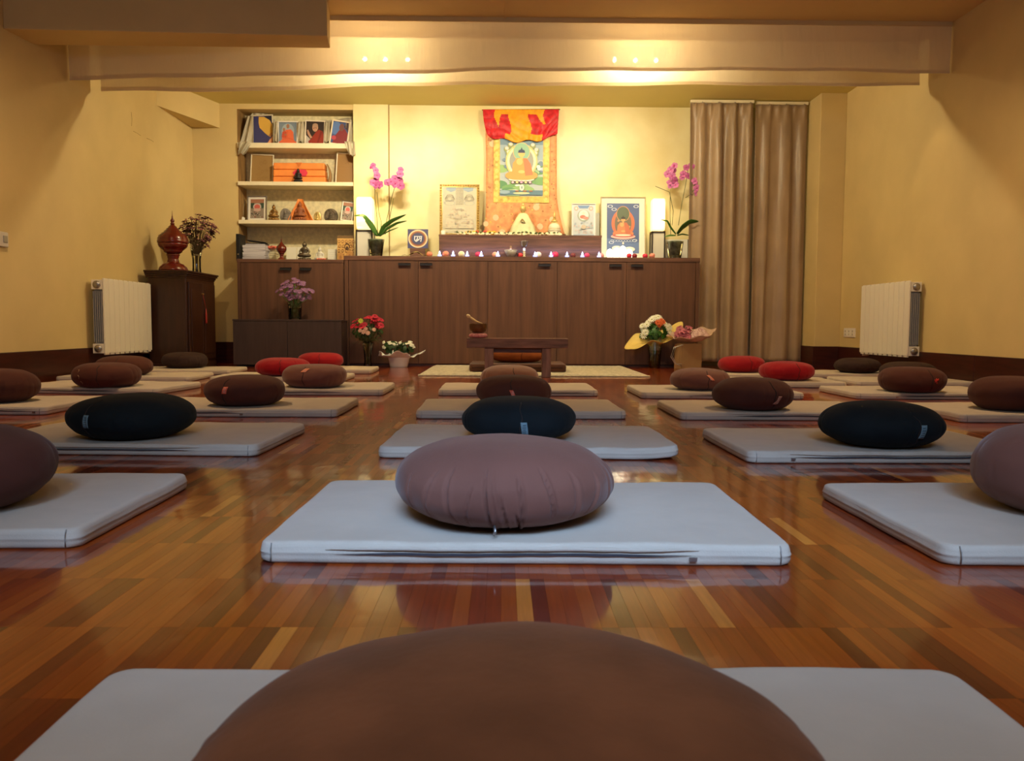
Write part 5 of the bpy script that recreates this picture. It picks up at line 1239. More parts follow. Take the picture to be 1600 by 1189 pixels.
# white stupa, candle, statue in white shawl
t = thing('white_stupa', 'small white stupa with a tall spire on the altar step', 'stupa', (X(866, 366, 7.74), 7.74, RZ)); hs = H(327, 366, 866, 7.74)
obj('base', MB().lathe([(.060, 0), (.062, .018*1), (.056, .020), (.056, .050), (.062, .054), (.060, .060)], (0, 0, 0), 28), M_WST, t)
obj('dome', MB().lathe([(.050, .060), (.056, .075), (.054, .090), (.042, .112), (.030, .120)], (0, 0, 0), 28), M_WST, t)
sp = obj('harmika', MB().box(-.026, .026, -.026, .026, .118, .132).lathe([(.030, .132), (.032, .14), (.022, .155), (.016, .16)], (0, 0, 0), 16), M_GOLDP, t)
obj('spire', MB().lathe([(.012, .158), (.010, .19), (.008, .215), (.006, hs-.010), (.009, hs-.006), (.002, hs+.002)], (0, 0, 0), 14), M_GOLDP, sp)
t = thing('pillar_candle', 'short white candle at the left end of the altar step', 'candle', (X(692.5, 366, 7.70), 7.70, RZ)); obj('wax', MB().lathe([(.020, 0), (.021, .003), (.021, .043), (.018, .044), (.002, .041)], (0, 0, 0), 20), C('wax', .85, .80, .68, .5), t); obj('wick', MB().tube([(0, 0, .040), (.001, 0, .050)], .001, 5), M_BLACK, t)
M_SHAWL = mat('pale_shawl', (.68, .62, .36), .6, var=.1, scale=12)
hs = H(316, 366, 817, 7.78); t = thing('shawled_statue', 'pale seated statue wrapped in a cream shawl in front of the scroll', 'statue', (X(817, 366, 7.745), 7.745, RZ))
mb = MB().ell((0, 0, hs*.86), (hs*.10, hs*.10, hs*.13), 0, 14, 10).lathe([(.05*hs, hs*.66), (.055*hs, hs*.78)], (0, 0, 0), 12); mb.ell((0, 0, hs*1.0), (hs*.045, hs*.045, hs*.05)); mb.ell((0, -hs*.10, hs*.85), (hs*.018, hs*.02, hs*.03))
obj('head', mb, M_GOLDP, t, remesh=.004)
def sh(u, v): a = PI*2*u; w = hs*(.09+.24*min(1, v*1.6)**.7+.12*v**3); r = w*(1+.05*math.sin(9*a)*v); return (r*math.cos(a), .62*r*math.sin(a), hs*.71*(1-v)**.9+.003)
obj('shawl', MB().grid(sh, 60, 20), M_SHAWL, t, solid=.003)
obj('hands', MB().prism([(-.03, hs*.44), (-.012, hs*.52), (.0, hs*.50), (.018, hs*.42), (.01, hs*.41), (-.004, hs*.46), (-.02, hs*.42)], -.062*1.35, -.055*1.3), C('olive_brown', .24, .16, .05), t)
t = thing('thin_figurine', 'thin dark standing figurine in front of the shawled statue', 'figurine', (X(819.5, 366, 7.69), 7.69, RZ)); hs = H(344, 366, 819, 7.69)
obj('figure', MB().tube([(-.016, 0, 0), (-.004, 0, .03), (0, 0, .05)], [.004, .003, .004], 6).tube([(.018, 0, 0), (.004, 0, .03), (0, 0, .05)], [.004, .003, .004], 6).tube([(0, 0, .045), (0, 0, hs*.8)], [.007, .006], 8).ell((0, 0, hs*.9), (.008, .008, .010)), C('figurine_bronze', .20, .17, .08, .4, metal=.4), t, remesh=.002)
obj('foot_plate', MB().box(-.02, .02, -.010, .010, 0, .003), C('figurine_bronze', .20, .17, .08), t)
# garland: cream blossoms, dark leaves, yellow cloth, each lying on the step
gt = thing('flower_garland', 'garland of cream blossoms and leaves lying along the altar step', 'garland', (X(790, 366, 7.66), 7.66, RZ))
rn = random.Random(14)
blm = obj('garland_blossom', petal_mesh(.015, 6, width=.7, cup=.8), [C('blossom_cream', .85, .78, .52), C('blossom_heart', .70, .52, .16)], gt)
lfm = obj('garland_leaf', MB().grid(lambda u, v: ((v-.5)*.034, (u-.5)*.016*math.sin(PI*max(.02, v)), .006*math.sin(PI*v)), 3, 6), M_DKGRN, gt, solid=.001)
for k in range(46):
    px = 716+k*3.55+rn.uniform(-1, 1); p = Vector((X(px, 366, 7.655), 7.645+rn.uniform(-.012, .02), RZ+.010+rn.uniform(0, .010)))-gt.location
    rr = face_rot((rn.uniform(-.5, .5), -1, rn.uniform(.1, 1.2)))
    if k == 0: blm.location = p; blm.rotation_mode = 'QUATERNION'; blm.rotation_quaternion = rr
    else: dup_mesh(blm, 'garland_blossom', gt, p, rr, rn.uniform(.7, 1.15))
    if k % 2 == 0:
        q = p+Vector((rn.uniform(-.01, .01), -.004, .006)); r2 = face_rot((rn.uniform(-1, 1), -.8, .7))
        if k == 0: lfm.location = q; lfm.rotation_mode = 'QUATERNION'; lfm.rotation_quaternion = r2
        else: dup_mesh(lfm, 'garland_leaf', gt, q, r2, rn.uniform(.8, 1.2))
for i, (xa, xb, lab) in enumerate(((725, 746, 'left yellow cloth bundle behind the garland, before the gold frame'), (757, 777, 'right yellow cloth bundle behind the garland, below the scroll'))):
    t = thing('yellow_cloth', lab, 'cloth', (X((xa+xb)/2, 362, 7.70), 7.70, RZ)); w2 = (X(xb, 362, 7.7)-X(xa, 362, 7.7))/2
    obj('folded_cloth', MB().ell((0, 0, .022), (w2, .022, .020), 0, 20, 10).ell((w2*.5, -.01, .032), (w2*.35, .014, .012)), C('saffron_cloth', .86, .44, .03, .6, var=.2, scale=20), t, remesh=.005)
    obj('red_knot', MB().ell((w2*(.9 if i == 0 else -.9), -.004, .034), (.020, .014, .014)), C('knot_red', .72, .08, .05), t)

# offering row on the sideboard edge
M_LED = mat('led_flame', (.7, .7, 1.0), .4, emit=(.42, .48, 1.0), estr=5); M_LEDC = mat('tealight_cup', (.60, .66, .85), .3, emit=(.22, .34, 1.0), estr=1.0)
OY = 7.555
leds = [(687, 'LED tealight at the left end of the offering row'), (708, 'second LED tealight from the left, right of the orange candle ball'), (730, 'LED tealight right of the cream candle ball'), (752, 'LED tealight in front of the left pink candle ball'),
        (778, 'LED tealight touching the peach candle ball'), (836, 'LED tealight right of the silver goblet'), (861, 'LED tealight left of the pink ball right of the goblet'), (886, 'LED tealight left of the dark red ball'), (910, 'LED tealight left of the rightmost pink ball on the step side'), (936, 'LED tealight at the foot of the large navy picture')]
cup0 = None
for i, (px, lab) in enumerate(leds):
    t = thing('led_tealight', lab, 'candle', (X(px, 396, OY-.014), OY-.014, SBZ), 0, 'LED tealights of the offering row')
    if cup0 is None:
        cup0 = obj('cup', MB().lathe([(.018, 0), (.019, .002), (.019, .018), (.015, .019), (.001, .017)], (0, 0, 0), 16), M_LEDC, t)
        fl0 = obj('flame', MB().lathe([(.005, .017), (.009, .024), (.0095, .030), (.006, .040), (.001, .052)], (0, 0, 0), 12), M_LED, t)
    else: dup_mesh(cup0, 'cup', t, (0, 0, 0)); dup_mesh(fl0, 'flame', t, (0, 0, 0))
light('led_tealight_glow', 'AREA', (.2, OY-.015, SBZ+.07), 0.6, (.45, .5, 1.0), (.2, 7.62, SBZ+.08), shape='RECTANGLE', size=1.5, size_y=.01)
balls = [(696.5, (.78, .26, .14), .031, 'orange candle ball between the two leftmost LED tealights'), (721, (.80, .70, .42), .031, 'cream candle ball in the offering row'), (747, (.68, .05, .14), .028, 'pink candle ball behind the fourth LED tealight'), (773.5, (.82, .40, .26), .028, 'peach candle ball in the offering row'),
         (813, (.66, .04, .05), .024, 'small red candle ball beside the goblet stem'), (841, (.85, .80, .74), .030, 'white candle ball right of the goblet'), (867.5, (.74, .05, .14), .031, 'pink candle ball in the row right of the goblet'), (895.5, (.18, .035, .03), .025, 'dark red candle ball right of the centre'),
         (917, (.72, .06, .16), .026, 'rightmost pink candle ball in front of the step'), (939.5, (.82, .34, .30), .026, 'pale pink candle ball at the corner of the large navy picture'), (671, (.76, .24, .14), .028, 'orange candle ball below the navy letter card')]
for px, c, r, lab in balls:
    t = thing('ball_candle', lab, 'candle', (X(px, 396, OY+.012), OY+.012, SBZ), 0, 'ball candles of the offering row')
    obj('wax_ball', MB().lathe([(r*.55, 0), (r*.85, r*.28), (r, r*.75), (r*.95, r*1.10), (r*.72, r*1.48), (r*.35, r*1.68), (.002, r*1.70)], (0, 0, 0), 20), C('wax_%.2f_%.2f_%.2f' % c, *c, .45, subs=.2), t); obj('wick', MB().tube([(0, 0, r*1.66), (.001, 0, r*1.66+.007)], .001, 5), M_BLACK, t)
for px, c, r, lab in ((983, (.70, .02, .06), .025, 'red candle ball at the foot of the large navy picture'), (991.5, (.28, .02, .03), .024, 'dark red candle ball beside the red one below the large navy picture'), (1008, (.72, .03, .08), .024, 'crimson candle ball below the right paper lamp'), (1019, (.82, .28, .20), .027, 'salmon candle ball below the right paper lamp')):
    t = thing('ball_candle', lab, 'candle', (X(px, 397, OY), OY, SBZ), 0, 'ball candles of the offering row')
    obj('wax_ball', MB().lathe([(r*.55, 0), (r*.85, r*.28), (r, r*.75), (r*.95, r*1.10), (r*.72, r*1.48), (r*.35, r*1.62), (.002, r*1.64)], (0, 0, 0), 20), C('wax_%.2f_%.2f_%.2f' % c, *c, .45), t)
M_GLOW = mat('lit_globe', (1, .95, .85), .5, emit=(1.0, .90, .68), estr=3.2)
for px, ty, lab in ((953, 383, 'leftmost white glowing globe before the large navy picture'), (963, 381, 'second white glowing globe before the large navy picture'), (973, 378, 'tallest white glowing globe before the large navy picture'), (983, 383, 'rightmost white glowing globe before the large navy picture')):
    hh = H(ty, 398, px, 7.62); t = thing('glowing_globe', lab, 'candle', (X(px, 397, 7.62), 7.62, SBZ), 0, 'glowing globes before the navy picture')
    obj('globe', MB().lathe([(.016, .006), (.026, .012), (.033, hh*.40), (.033, hh*.62), (.022, hh*.90), (.004, hh)], (0, 0, 0), 20), M_GLOW, t); obj('foot', MB().lathe([(.020, 0), (.020, .006), (.014, .008)], (0, 0, 0), 16), M_WHITE, t)
t = thing('offering_bowl', 'wide shallow glass bowl in the middle of the offering row', 'bowl', (X(798, 396, OY), OY, SBZ)); hb = H(386, 397, 798, OY)
obj('bowl', MB().lathe([(.020, 0), (.034, .006), (.052, hb*.6), (.060, hb), (.058, hb), (.048, hb*.6), (.03, .012), (.001, .010)], (0, 0, 0), 28), mat('grey_glass_bowl', (.55, .52, .48), .15, trans=.3), t)
obj('incense_holder', MB().lathe([(.010, .012), (.011, .10), (.008, .102)], (0, 0, 0), 10), C('incense_brown', .26, .15, .08), t); obj('rim_band', MB().lathe([(.060, hb-.004), (.0615, hb-.002), (.060, hb)], (0, 0, 0), 28), C('rim_pale', .75, .72, .68, .2), t)
t = thing('goblet', 'silver goblet on a beaded stem in the offering row', 'goblet', (X(819, 396, OY), OY, SBZ)); hb = H(372, 397, 819, OY)
obj('cup', MB().lathe([(.006, hb-.062), (.016, hb-.056), (.032, hb-.034), (.038, hb-.004), (.042, hb), (.039, hb), (.034, hb-.008), (.02, hb-.044), (.001, hb-.05)], (0, 0, 0), 24), C('old_silver', .34, .32, .30, .25, metal=.8), t)
mb = MB()
for k in range(5): mb.ell((0, 0, .010+k*(hb-.070)/4.6), (.013, .013, .0085), 0, 12, 6)
obj('beaded_stem', mb, C('bone_beads', .78, .70, .48, .4), t)
t = thing('dry_leaf', 'curled dry yellow-brown leaf at the foot of the letter card', 'leaf', (X(650, 396, 7.60), 7.60, SBZ))
def dl(u, v): 
    w = .030*math.sin(PI*max(.02, min(.98, v))); return (-.085+.17*v, (u-.5)*2*w, .008+.042*math.sin(PI*v)**1.5*(1-.35*abs(u-.5))+.006*math.sin(v*17)*(u-.5))
obj('blade', MB().grid(dl, 10, 24), C('dry_leaf_brown', .30, .22, .06, .6, var=.35, scale=12), t, solid=.002); obj('stalk', MB().tube([(.08, 0, .012), (.10, -.004, .020), (.115, -.002, .018)], .003, 6), C('stalk_brown', .14, .07, .03), t); obj('twig', MB().tube([(-.08, 0, .01), (-.10, 0, .02), (-.13, .002, .012)], .002, 5), C('stalk_brown', .14, .07, .03), t)

# ------------------------------------------------------------------ dried flowers and glass vase on the corner cabinet
def scatter_heads(parent, name, mesh_mb, mats, centres, sizes, base=Vector((0, 0, 0)), outward=None):
    src = None
    for c, s_ in zip(centres, sizes):
        d = (Vector(c)-base) if outward is None else outward
        rr = face_rot(d)
        if src is None: src = obj(name, mesh_mb, mats, parent); src.location = c; src.rotation_mode = 'QUATERNION'; src.rotation_quaternion = rr; src.scale = (s_,)*3
        else: dup_mesh(src, name, parent, c, rr, s_)
def blob_pts(rn, n, c, r, front=.6):
    out = []
    for k in range(n):
        for _ in range(60):
            p = Vector((rn.uniform(-1, 1), rn.uniform(-1, 1), rn.uniform(-1, 1)))
            if .55 < p.length < 1: break
        out.append((c[0]+p.x*r[0], c[1]+p.y*r[1], c[2]+p.z*r[2]))
    return out
t = thing('dried_bouquet', 'dried purple-brown bouquet tied in a tall clear vase on the corner cabinet', 'bouquet', (X(307, 400, 7.12), 7.12, cz))
k_ = 7.12/1290
M_DRY = mat('dried_petals', (.16, .055, .055), .9, var=.5, scale=30); M_DRY2 = mat('dried_pale', (.36, .20, .12), .9, var=.4, scale=30); M_TWIG = mat('dry_twig', (.17, .11, .04), .8)
rn = random.Random(21); Hc = Vector((.02, 0, .29)); cen = blob_pts(rn, 140, (.025, 0, .36), (.150, .10, .150))
mb = MB()
for k, c in enumerate(cen): mb.tube([(rn.uniform(-.012, .012), rn.uniform(-.01, .01), .005), (rn.uniform(-.01, .01), rn.uniform(-.01, .01), .14), (c[0]*.5, c[1]*.5, .14+(c[2]-.14)*.6), c], .0014, 4)
obj('dry_stems', mb, M_TWIG, t)['kind'] = 'stuff'
scatter_heads(t, 'dried_flower', petal_mesh(.026, 7, width=.7, cup=.9), [M_DRY, M_DRY2], cen[:70], [rn.uniform(.9, 1.4) for _ in range(70)], Vector((0, 0, .15)))
scatter_heads(t, 'dried_flower_pale', MB().ell((0, 0, 0), (.013, .013, .008), 0, 7, 5), [M_DRY2], cen[70:], [rn.uniform(.6, 1.1) for _ in range(70)], Vector((0, 0, .15)))
obj('twine', MB().lathe([(.017, .148), (.020, .152), (.020, .160), (.017, .164)], (0, 0, 0), 14), C('twine', .5, .4, .2), t)
vs_ = obj('clear_vase', MB().lathe([(.036, 0), (.038, .004), (.034, .05), (.034, .12), (.052, .22)], (0, 0, 0), 28, top=False), M_GLASS, t)

# purple flowers on the low cabinet
t = thing('purple_bouquet', 'small purple daisies in a glass vase on the low dark cabinet', 'bouquet', (X(461, 497, 7.30), 7.30, .414))
obj('glass_vase', MB().lathe([(.052, 0), (.054, .004), (.060, .15)], (0, 0, 0), 32, top=False), M_GLASS, t)
obj('water', MB().lathe([(.0495, .0085), (.0545, .10), (.001, .10)], (0, 0, 0), 28), M_WATER, t)
rn = random.Random(31); cen = blob_pts(rn, 60, (.0, 0, .235), (.165, .11, .095)); cen = [(c[0], c[1], c[2]+.25*(.165-abs(c[0]))) for c in cen]
mb = MB()
for c in cen[:40]: mb.tube([(rn.uniform(-.04, .04), rn.uniform(-.03, .03), .012), (c[0]*.25, c[1]*.25, .13), c], .0020, 4)
obj('stems', mb, M_GRN, t)['kind'] = 'stuff'
scatter_heads(t, 'purple_flower', petal_mesh(.027, 9, width=.42, cup=.5), [mat('daisy_purple', (.25, .11, .25), .6, var=.3, scale=14), C('daisy_heart', .30, .20, .08)], cen, [rn.uniform(.75, 1.1) for _ in cen], Vector((0, .15, .06)))

# red bouquet in a tall vase at the left of the sideboard
p = on(577, 572.5); t = thing('red_bouquet', 'red flowers with fine greenery in a slim glass vase beside the white potted flowers', 'bouquet', (p[0], 7.30, 0))
hv = .215
obj('glass_vase', MB().lathe([(.034, 0), (.036, .006), (.030, .05), (.034, .13), (.050, hv)], (0, 0, 0), 28, top=False), M_GLASS, t)
rn = random.Random(41)
reds = [(rn.uniform(-.125, .135), rn.uniform(-.09, .07), .38+rn.uniform(-.05, .07)) for _ in range(26)]; reds = [(x, y, z+.02*math.cos(x*12)-(.03 if x < -.08 else 0)) for x, y, z in reds]
mb = MB()
for c in reds: mb.tube([(rn.uniform(-.015, .015), rn.uniform(-.01, .01), .02), (c[0]*.12, c[1]*.12, .20), c], .0022, 4)
for k in range(70):
    a = rn.uniform(0, 2*PI); r = rn.uniform(.06, .155); mb.tube([(0, 0, .20), (r*.5*math.cos(a), r*.5*math.sin(a), .24), (r*math.cos(a), r*math.sin(a), rn.uniform(.20, .36))], .0013, 4)
obj('stems', mb, M_STEM, t)['kind'] = 'stuff'
scatter_heads(t, 'red_flower', petal_mesh(.034, 10, width=.42, cup=.5), [mat('petal_crimson', (.48, .012, .045), .6, var=.25, scale=14), C('heart_dark_red', .22, .01, .02)], reds, [rn.uniform(.8, 1.15) for _ in reds], Vector((0, .10, .20)))
leafmb = MB().grid(lambda u, v: ((u-.5)*.034*math.sin(PI*max(.03, min(.97, v))), .0, 0), 2, 6)
def leaf_mb(w, l): return MB().grid(lambda u, v: ((u-.5)*w*math.sin(PI*max(.03, min(.97, v))), (v-.0)*l, .12*l*math.sin(PI*v)), 3, 6)
lv = blob_pts(rn, 90, (0, 0, .30), (.125, .10, .085))
scatter_heads(t, 'leaf', leaf_mb(.030, .055), [M_DKGRN], lv, [rn.uniform(.7, 1.2) for _ in lv], Vector((0, .05, .22)))
pk = [(-.02, -.10, .31), (.02, -.11, .30), (.0, -.10, .335), (-.05, -.10, .32), (.07, -.09, .33)]
scatter_heads(t, 'pale_flower', petal_mesh(.024, 8, width=.45, cup=.6), [C('petal_dusky', .60, .36, .30), C('heart_pale', .5, .4, .2)], pk, [1, .9, .8, .8, .8], Vector((0, .1, .26)))
obj('yellow_bloom', petal_mesh(.024, 8, width=.45), [C('petal_lime', .55, .62, .06), C('heart_lime', .4, .4, .05)], t, loc=(-.045, -.09, .405)).rotation_euler = (PI/2.3, 0, 0)

# white potted flowers in foil
p = on(622, 574); t = thing('potted_white_flowers', 'two clumps of small white flowers in a white pot with a paper collar', 'potted plant', (p[0], 7.30, 0))
obj('pot', MB().lathe([(.075, 0), (.078, .004), (.098, .100), (.100, .110), (.094, .110), (.074, .010), (.001, .010)], (0, 0, 0), 32, 0, True, 1.0, .8), C('white_pot', .80, .82, .84, .35), t)
def coll(u, v):
    a = 2*PI*u; r = .090+.085*v+.028*v*math.sin(3*a+.8)+.010*v*math.sin(8*a); return (r*math.cos(a)*1.12, r*.8*math.sin(a), .085+.035*v+.022*v*math.sin(4*a+1.0)+.010*math.sin(11*a)*v)
obj('paper_collar', MB().grid(coll, 90, 10), C('collar_white', .80, .82, .80, .35), t, solid=.001)
rn = random.Random(51)
for s_ in (-1, 1):
    lv = blob_pts(rn, 70, (s_*.068-.004, 0, .165), (.062, .06, .055))
    scatter_heads(t, 'leaf', leaf_mb(.032, .045), [M_DKGRN], lv, [rn.uniform(.8, 1.2) for _ in lv], Vector((s_*.06, .02, .12)))
    wf = [(s_*.068+rn.uniform(-.062, .062), rn.uniform(-.05, .05), .205+rn.uniform(-.012, .020)) for _ in range(22)]+[(s_*.068+s_*rn.uniform(.045, .07), rn.uniform(-.05, 0), .15+rn.uniform(0, .04)) for _ in range(6)]
    scatter_heads(t, 'white_flower', petal_mesh(.0145, 9, width=.5, cup=.6), [C('petal_white', .84, .84, .70), C('heart_green', .50, .55, .12)], wf, [rn.uniform(.8, 1.15) for _ in wf], Vector((s_*.06, .06, .12)))

# yellow-wrapped bouquet in a glass vase
p = on(1018, 574); t = thing('wrapped_bouquet', 'white and orange flowers wrapped in yellow paper in a glass vase by the paper bag', 'bouquet', (p[0], 7.30, 0))
obj('glass_vase', MB().lathe([(.045, 0), (.048, .006), (.056, .14), (.068, .24)], (0, 0, 0), 28, top=False), M_GLASS, t)
obj('water', MB().lathe([(.0435, .0125), (.050, .13), (.001, .13)], (0, 0, 0), 24), M_WATER, t)
rn = random.Random(61); mb = MB()
for k in range(18): mb.tube([(rn.uniform(-.03, .03), rn.uniform(-.03, .03), .02), (rn.uniform(-.02, .02), rn.uniform(-.02, .02), .20), (rn.uniform(-.08, .08), rn.uniform(-.05, .05), .38)], .003, 5)
obj('stems', mb, M_GRN, t)['kind'] = 'stuff'
def wrap(u, v):
    a = 2*PI*u; r = .045+.155*v**1.25+.030*v*math.sin(2*a+2.3)+.010*v*math.sin(7*a)
    return (r*1.12*math.cos(a)-.004*v, r*.75*math.sin(a), .195+.085*v**.6+.085*v*v*math.cos(a)+.030*v*math.sin(3*a+1.2)+.012*v*math.sin(6*a)+.050*v*math.sin(a))
obj('yellow_paper', MB().grid(wrap, 90, 16), [mat('yellow_tissue', (.80, .60, .17), .5, var=.1, scale=8)], t, solid=.0012)
def wrap2(u, v): a = 2*PI*u; r = .052-.012*math.sin(PI*v)+.010*v; return (r*math.cos(a)*(1+.06*math.sin(9*a)), r*.9*math.sin(a), .16+.09*v)
obj('clear_wrap', MB().grid(wrap2, 50, 8), mat('cellophane', (.85, .82, .70), .15, trans=.7), t)
lv = blob_pts(rn, 70, (.0, .01, .31), (.125, .08, .07))
scatter_heads(t, 'leaf', leaf_mb(.045, .070), [mat('leaf_fresh', (.045, .17, .02), .45, var=.3, scale=10)], lv, [rn.uniform(.7, 1.15) for _ in lv], Vector((0, .06, .24)))
wf = [(-.105, -.03, .35), (-.095, -.07, .32), (-.085, -.05, .385), (-.04, -.04, .43), (.0, -.03, .445), (.04, -.03, .43), (-.06, -.02, .41), (.10, -.05, .36), (.115, -.04, .335), (.085, -.02, .39), (-.12, -.02, .375), (.02, -.02, .455), (-.02, -.01, .45), (.125, -.02, .37), (-.11, -.05, .295)]
scatter_heads(t, 'white_flower', petal_mesh(.034, 11, width=.30, cup=.4), [C('petal_white', .84, .84, .70), C('heart_green', .50, .55, .12)], wf, [rn.uniform(.85, 1.15) for _ in wf], Vector((0, .10, .28)))
of = [(.005, -.09, .405), (.03, -.085, .40), (.055, -.075, .41), (.02, -.08, .38), (.04, -.07, .425)]
scatter_heads(t, 'orange_flower', petal_mesh(.028, 10, width=.42, cup=.7), [C('petal_orange', .72, .14, .03), C('heart_orange', .4, .08, .02)], of, [1, .9, .9, .8, .8], Vector((0, .1, .34)))

# paper bag with a wrapped pink bouquet lying on it
p = on(1077, 577); px_, py_ = p[0], 7.22; hb_ = H(541, 577, 1075, py_)+.02
t = thing('paper_bag', 'small brown paper bag with pale loop handles by the curtain', 'bag', (px_, py_, 0)); t.rotation_euler = (0, 0, math.radians(20))
obj('bag_body', MB().box(-.105, .105, -.055, .055, 0, hb_), mat('kraft_paper', (.36, .22, .10), .7, var=.08, scale=5), t, bevel=.003)
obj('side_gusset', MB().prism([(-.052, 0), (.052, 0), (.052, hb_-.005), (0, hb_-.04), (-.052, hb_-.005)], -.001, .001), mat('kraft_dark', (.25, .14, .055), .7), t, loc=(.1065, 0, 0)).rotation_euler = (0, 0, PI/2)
for k, (r_, q) in enumerate(((.075, 0), (.105, .010))):
    obj('loop_handle', MB().tube([(-.095+q, -.057, hb_-.01), (-.14-r_*.45, -.070, hb_-.03), (-.16-r_*.55, -.075, hb_*.5), (-.14-r_*.3, -.07, hb_*.22), (-.10, -.058, hb_*.12+.02*k)], .004, 6), C('pale_cord', .55, .50, .45), t)
t = thing('pink_bouquet', 'pink bouquet in speckled paper lying on top of the brown paper bag', 'bouquet', (px_+.01, py_-.01, hb_+.002))
def pw(u, v):
    a = 2*PI*u; r = .05+.13*v+.016*v*math.sin(5*a); return (r*1.15*math.cos(a)+.02, r*.62*math.sin(a), .016+.075*v**1.4*(1+.4*math.cos(a-.5))+.010*math.sin(8*a)*v+.022*v*math.sin(a))
obj('kraft_wrap', MB().grid(pw, 70, 12), mat('wrap_pink_beige', (.55, .38, .28), .6, var=.2, scale=14), t, solid=.002)
def dome(u, v):
    a = 2*PI*u; r = .105*(1-v)*(1+.08*math.sin(7*a)); return (.075+r*.95*math.cos(a)+.02*v, -.01+r*.62*math.sin(a), .055+.075*math.sin(v*PI/2)+.008*math.sin(9*a+6*v))
obj('speckled_paper', MB().grid(dome, 60, 16), mat('speckled_paper', (.74, .56, .52), .6, scale=90, col2=(.42, .20, .20)), t, solid=.002)
rn = random.Random(71); pf_ = [(-.06+rn.uniform(-.06, .05), -.03+rn.uniform(-.04, .03), .07+rn.uniform(-.01, .07)) for _ in range(22)]
scatter_heads(t, 'pink_flower', petal_mesh(.036, 7, width=.55, cup=.8), [mat('petal_dusky_pink', (.46, .12, .17), .6, var=.35, scale=14), C('heart_pink', .3, .05, .1)], pf_, [rn.uniform(.8, 1.2) for _ in pf_], Vector((-.03, .05, .0)))

# ------------------------------------------------------------------ rug, bench, teacher's seat
M_RUG = mat('wool_rug', (.58, .53, .43), .95, var=.18, scale=40, bump=.6, bscale=160)
ra = on(652, 588); rb = on(1013, 588); rc = on(985, 568, .02); 
t = thing('wool_rug', 'cream wool rug lying along the front of the sideboard', 'rug', (0.16, 6.75, 0))
rx0, rx1, ry0, ry1 = ra[0]+.0, rb[0], 6.07, 7.42
def rugt(u, v):
    x = rx0+(rx1-rx0)*u; y = ry0+(ry1-ry0)*v; e = min(u*60, (1-u)*60, v*40, (1-v)*40, 1)
    return (x+.006*math.sin(v*60)*(1-e), y+.006*math.sin(u*130)*(1-e), .003+.013*e+.0025*noise.noise((x*30, y*30, 0))+.0015*noise.noise((x*90, y*90, 1)))
obj('pile', MB().grid(rugt, 200, 110), M_RUG, t, world=True); obj('rug_back', MB().box(rx0+.003, rx1-.003, ry0+.003, ry1-.003, 0, .006), M_RUG, t, world=True)
mb = MB(); rn = random.Random(81)
for k in range(420):
    x = rx0+(rx1-rx0)*(k+.5)/420; mb.tube([(x, ry0+.004, .010), (x+rn.uniform(-.003, .003), ry0-.010, .006), (x+rn.uniform(-.006, .006), ry0-.022, .002)], .0022, 4)
obj('fringe', mb, M_RUG, t, world=True)['kind'] = 'stuff'

M_BENCH = mat('bench_wood', (.17, .088, .062), .5, var=.4, scale=5, stretch=(1.0, 8, 8), bump=.15, bscale=40); M_BENCHV = mat('bench_leg_wood', (.20, .11, .085), .5, var=.35, scale=5, stretch=(8, 8, 1.0), bump=.15, bscale=40)
bY = 5.93; zt2 = at(808, 528.5, bY)[2]; zb2 = at(808, 544, bY)[2]
t = thing('low_bench', 'low dark wood bench on two legs in front of the teacher seat', 'bench', (X(808.5, 540, bY), bY, 0))
hw = (X(888, 535, bY)-X(729, 535, bY))/2
obj('bench_top', MB().box(-hw, hw, 0, .115, zb2, zt2), M_BENCH, t, bevel=.004)
for pa, pb in ((757, 771), (847, 861)):
    a, b = X(pa, 565, bY)-t.location.x, X(pb, 565, bY)-t.location.x; obj('leg', MB().box(a, b, .01, .105, 0, zb2), M_BENCHV, t, bevel=.003)
obj('stretcher', MB().box(X(771, 560, bY)-t.location.x, X(847, 560, bY)-t.location.x, .06, .08, zb2-.035, zb2-.001), M_BENCH, t, bevel=.002)
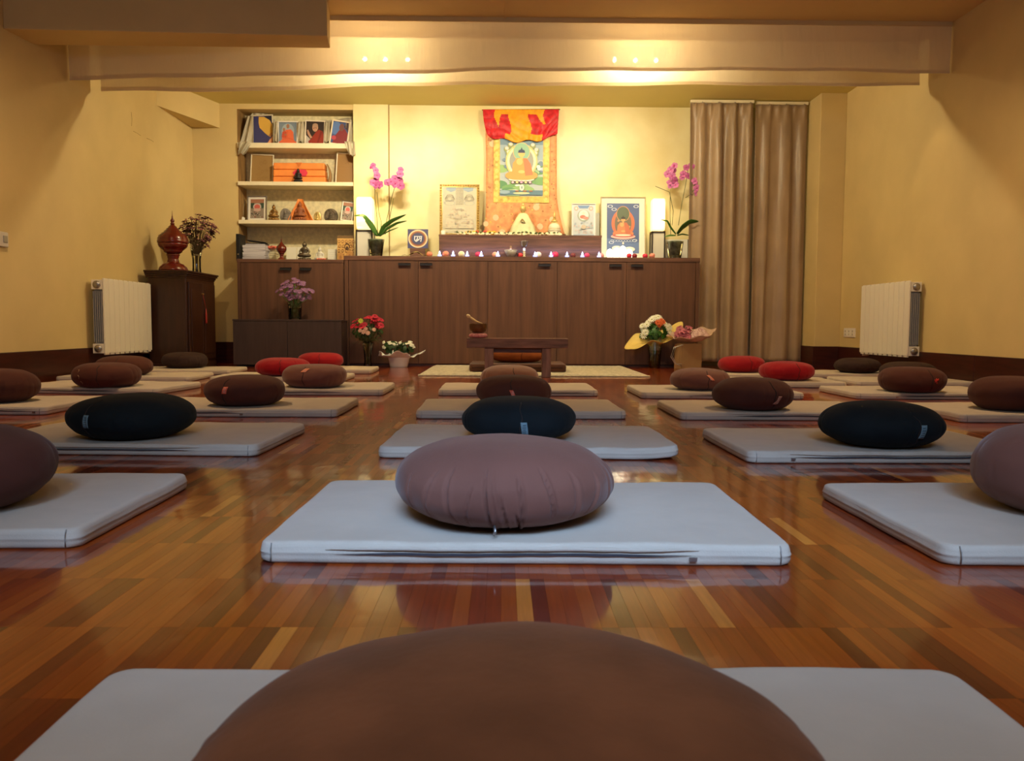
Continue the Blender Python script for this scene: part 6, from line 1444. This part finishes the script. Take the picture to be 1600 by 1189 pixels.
t = thing('singing_bowl', 'bronze singing bowl on a pink ring cushion on the bench', 'bowl', (X(747.5, 525, bY+.1), bY+.058, zt2)); M_SB = mat('bowl_bronze', (.17, .10, .045), .4, metal=.7, var=.3, scale=25)
obj('bowl', MB().lathe([(.001, .034), (.036, .036), (.056, .052), (.064, .075), (.063, .098), (.066, .104), (.060, .104), (.058, .080), (.05, .058), (.001, .046)], (0, 0, 0), 36), M_SB, t)
obj('ring_cushion', MB().lathe([(.050, .001), (.064, .006), (.068, .017), (.062, .029), (.048, .034), (.001, .033)], (0, 0, 0), 32), mat('pink_brocade', (.44, .10, .13), .6, scale=70, col2=(.60, .30, .30)), t)
t = thing('bowl_striker', 'pale wooden striker leaning in the singing bowl', 'striker', (X(747.5, 525, bY+.1), bY+.058, zt2+.05)); obj('handle', MB().tube([(.028, -.01, .052), (-.010, -.02, .066), (-.058, -.02, .098)], [.007, .0075, .0085], 12), C('striker_wood', .62, .44, .22), t); obj('wrapped_head', MB().ell((-.070, -.02, .106), (.018, .013, .013), 0, 14, 8, Matrix.Rotation(.7, 3, 'Y')), C('striker_head', .66, .50, .28), t)
# seat behind the bench
sY = 6.62
t = thing('brown_seat_mat', 'dark brown padded mat on the rug behind the bench', 'mat', (X(808, 575, sY), sY, .017)); 
w2 = (X(884, 575, 6.35)-X(733, 575, 6.35))
mtb = mat_geo(77.7, w2, .60, .062)
obj('cover', mtb, mat('dark_brown_velvet', (.085, .030, .014), .8, var=.3, scale=8, sheen=.3), t); obj('folded_edge', MB().box(-w2*.5+.02, w2*.46, -.304, -.296, .03, .036), M_MAROON, t)
zafu('rust-brown cushion on the dark mat, seen between the legs of the bench', X(808, 560, 6.6), 6.62, .084, .42, .125, M_ORNG, e=.45)
t = thing('folded_cloth', 'small ochre folded cloth beside the rust-brown cushion', 'cloth', (X(852, 560, 6.42), 6.40, .080)); obj('cloth', MB().ell((0, 0, .045), (.016, .03, .045), 0, 12, 8), C('ochre_cloth', .42, .24, .08), t, remesh=.006); obj('cloth_tail', MB().tube([(.0, -.01, .06), (.012, -.03, .03), (.018, -.035, .004)], .007, 8), C('ochre_cloth', .42, .24, .08), t)
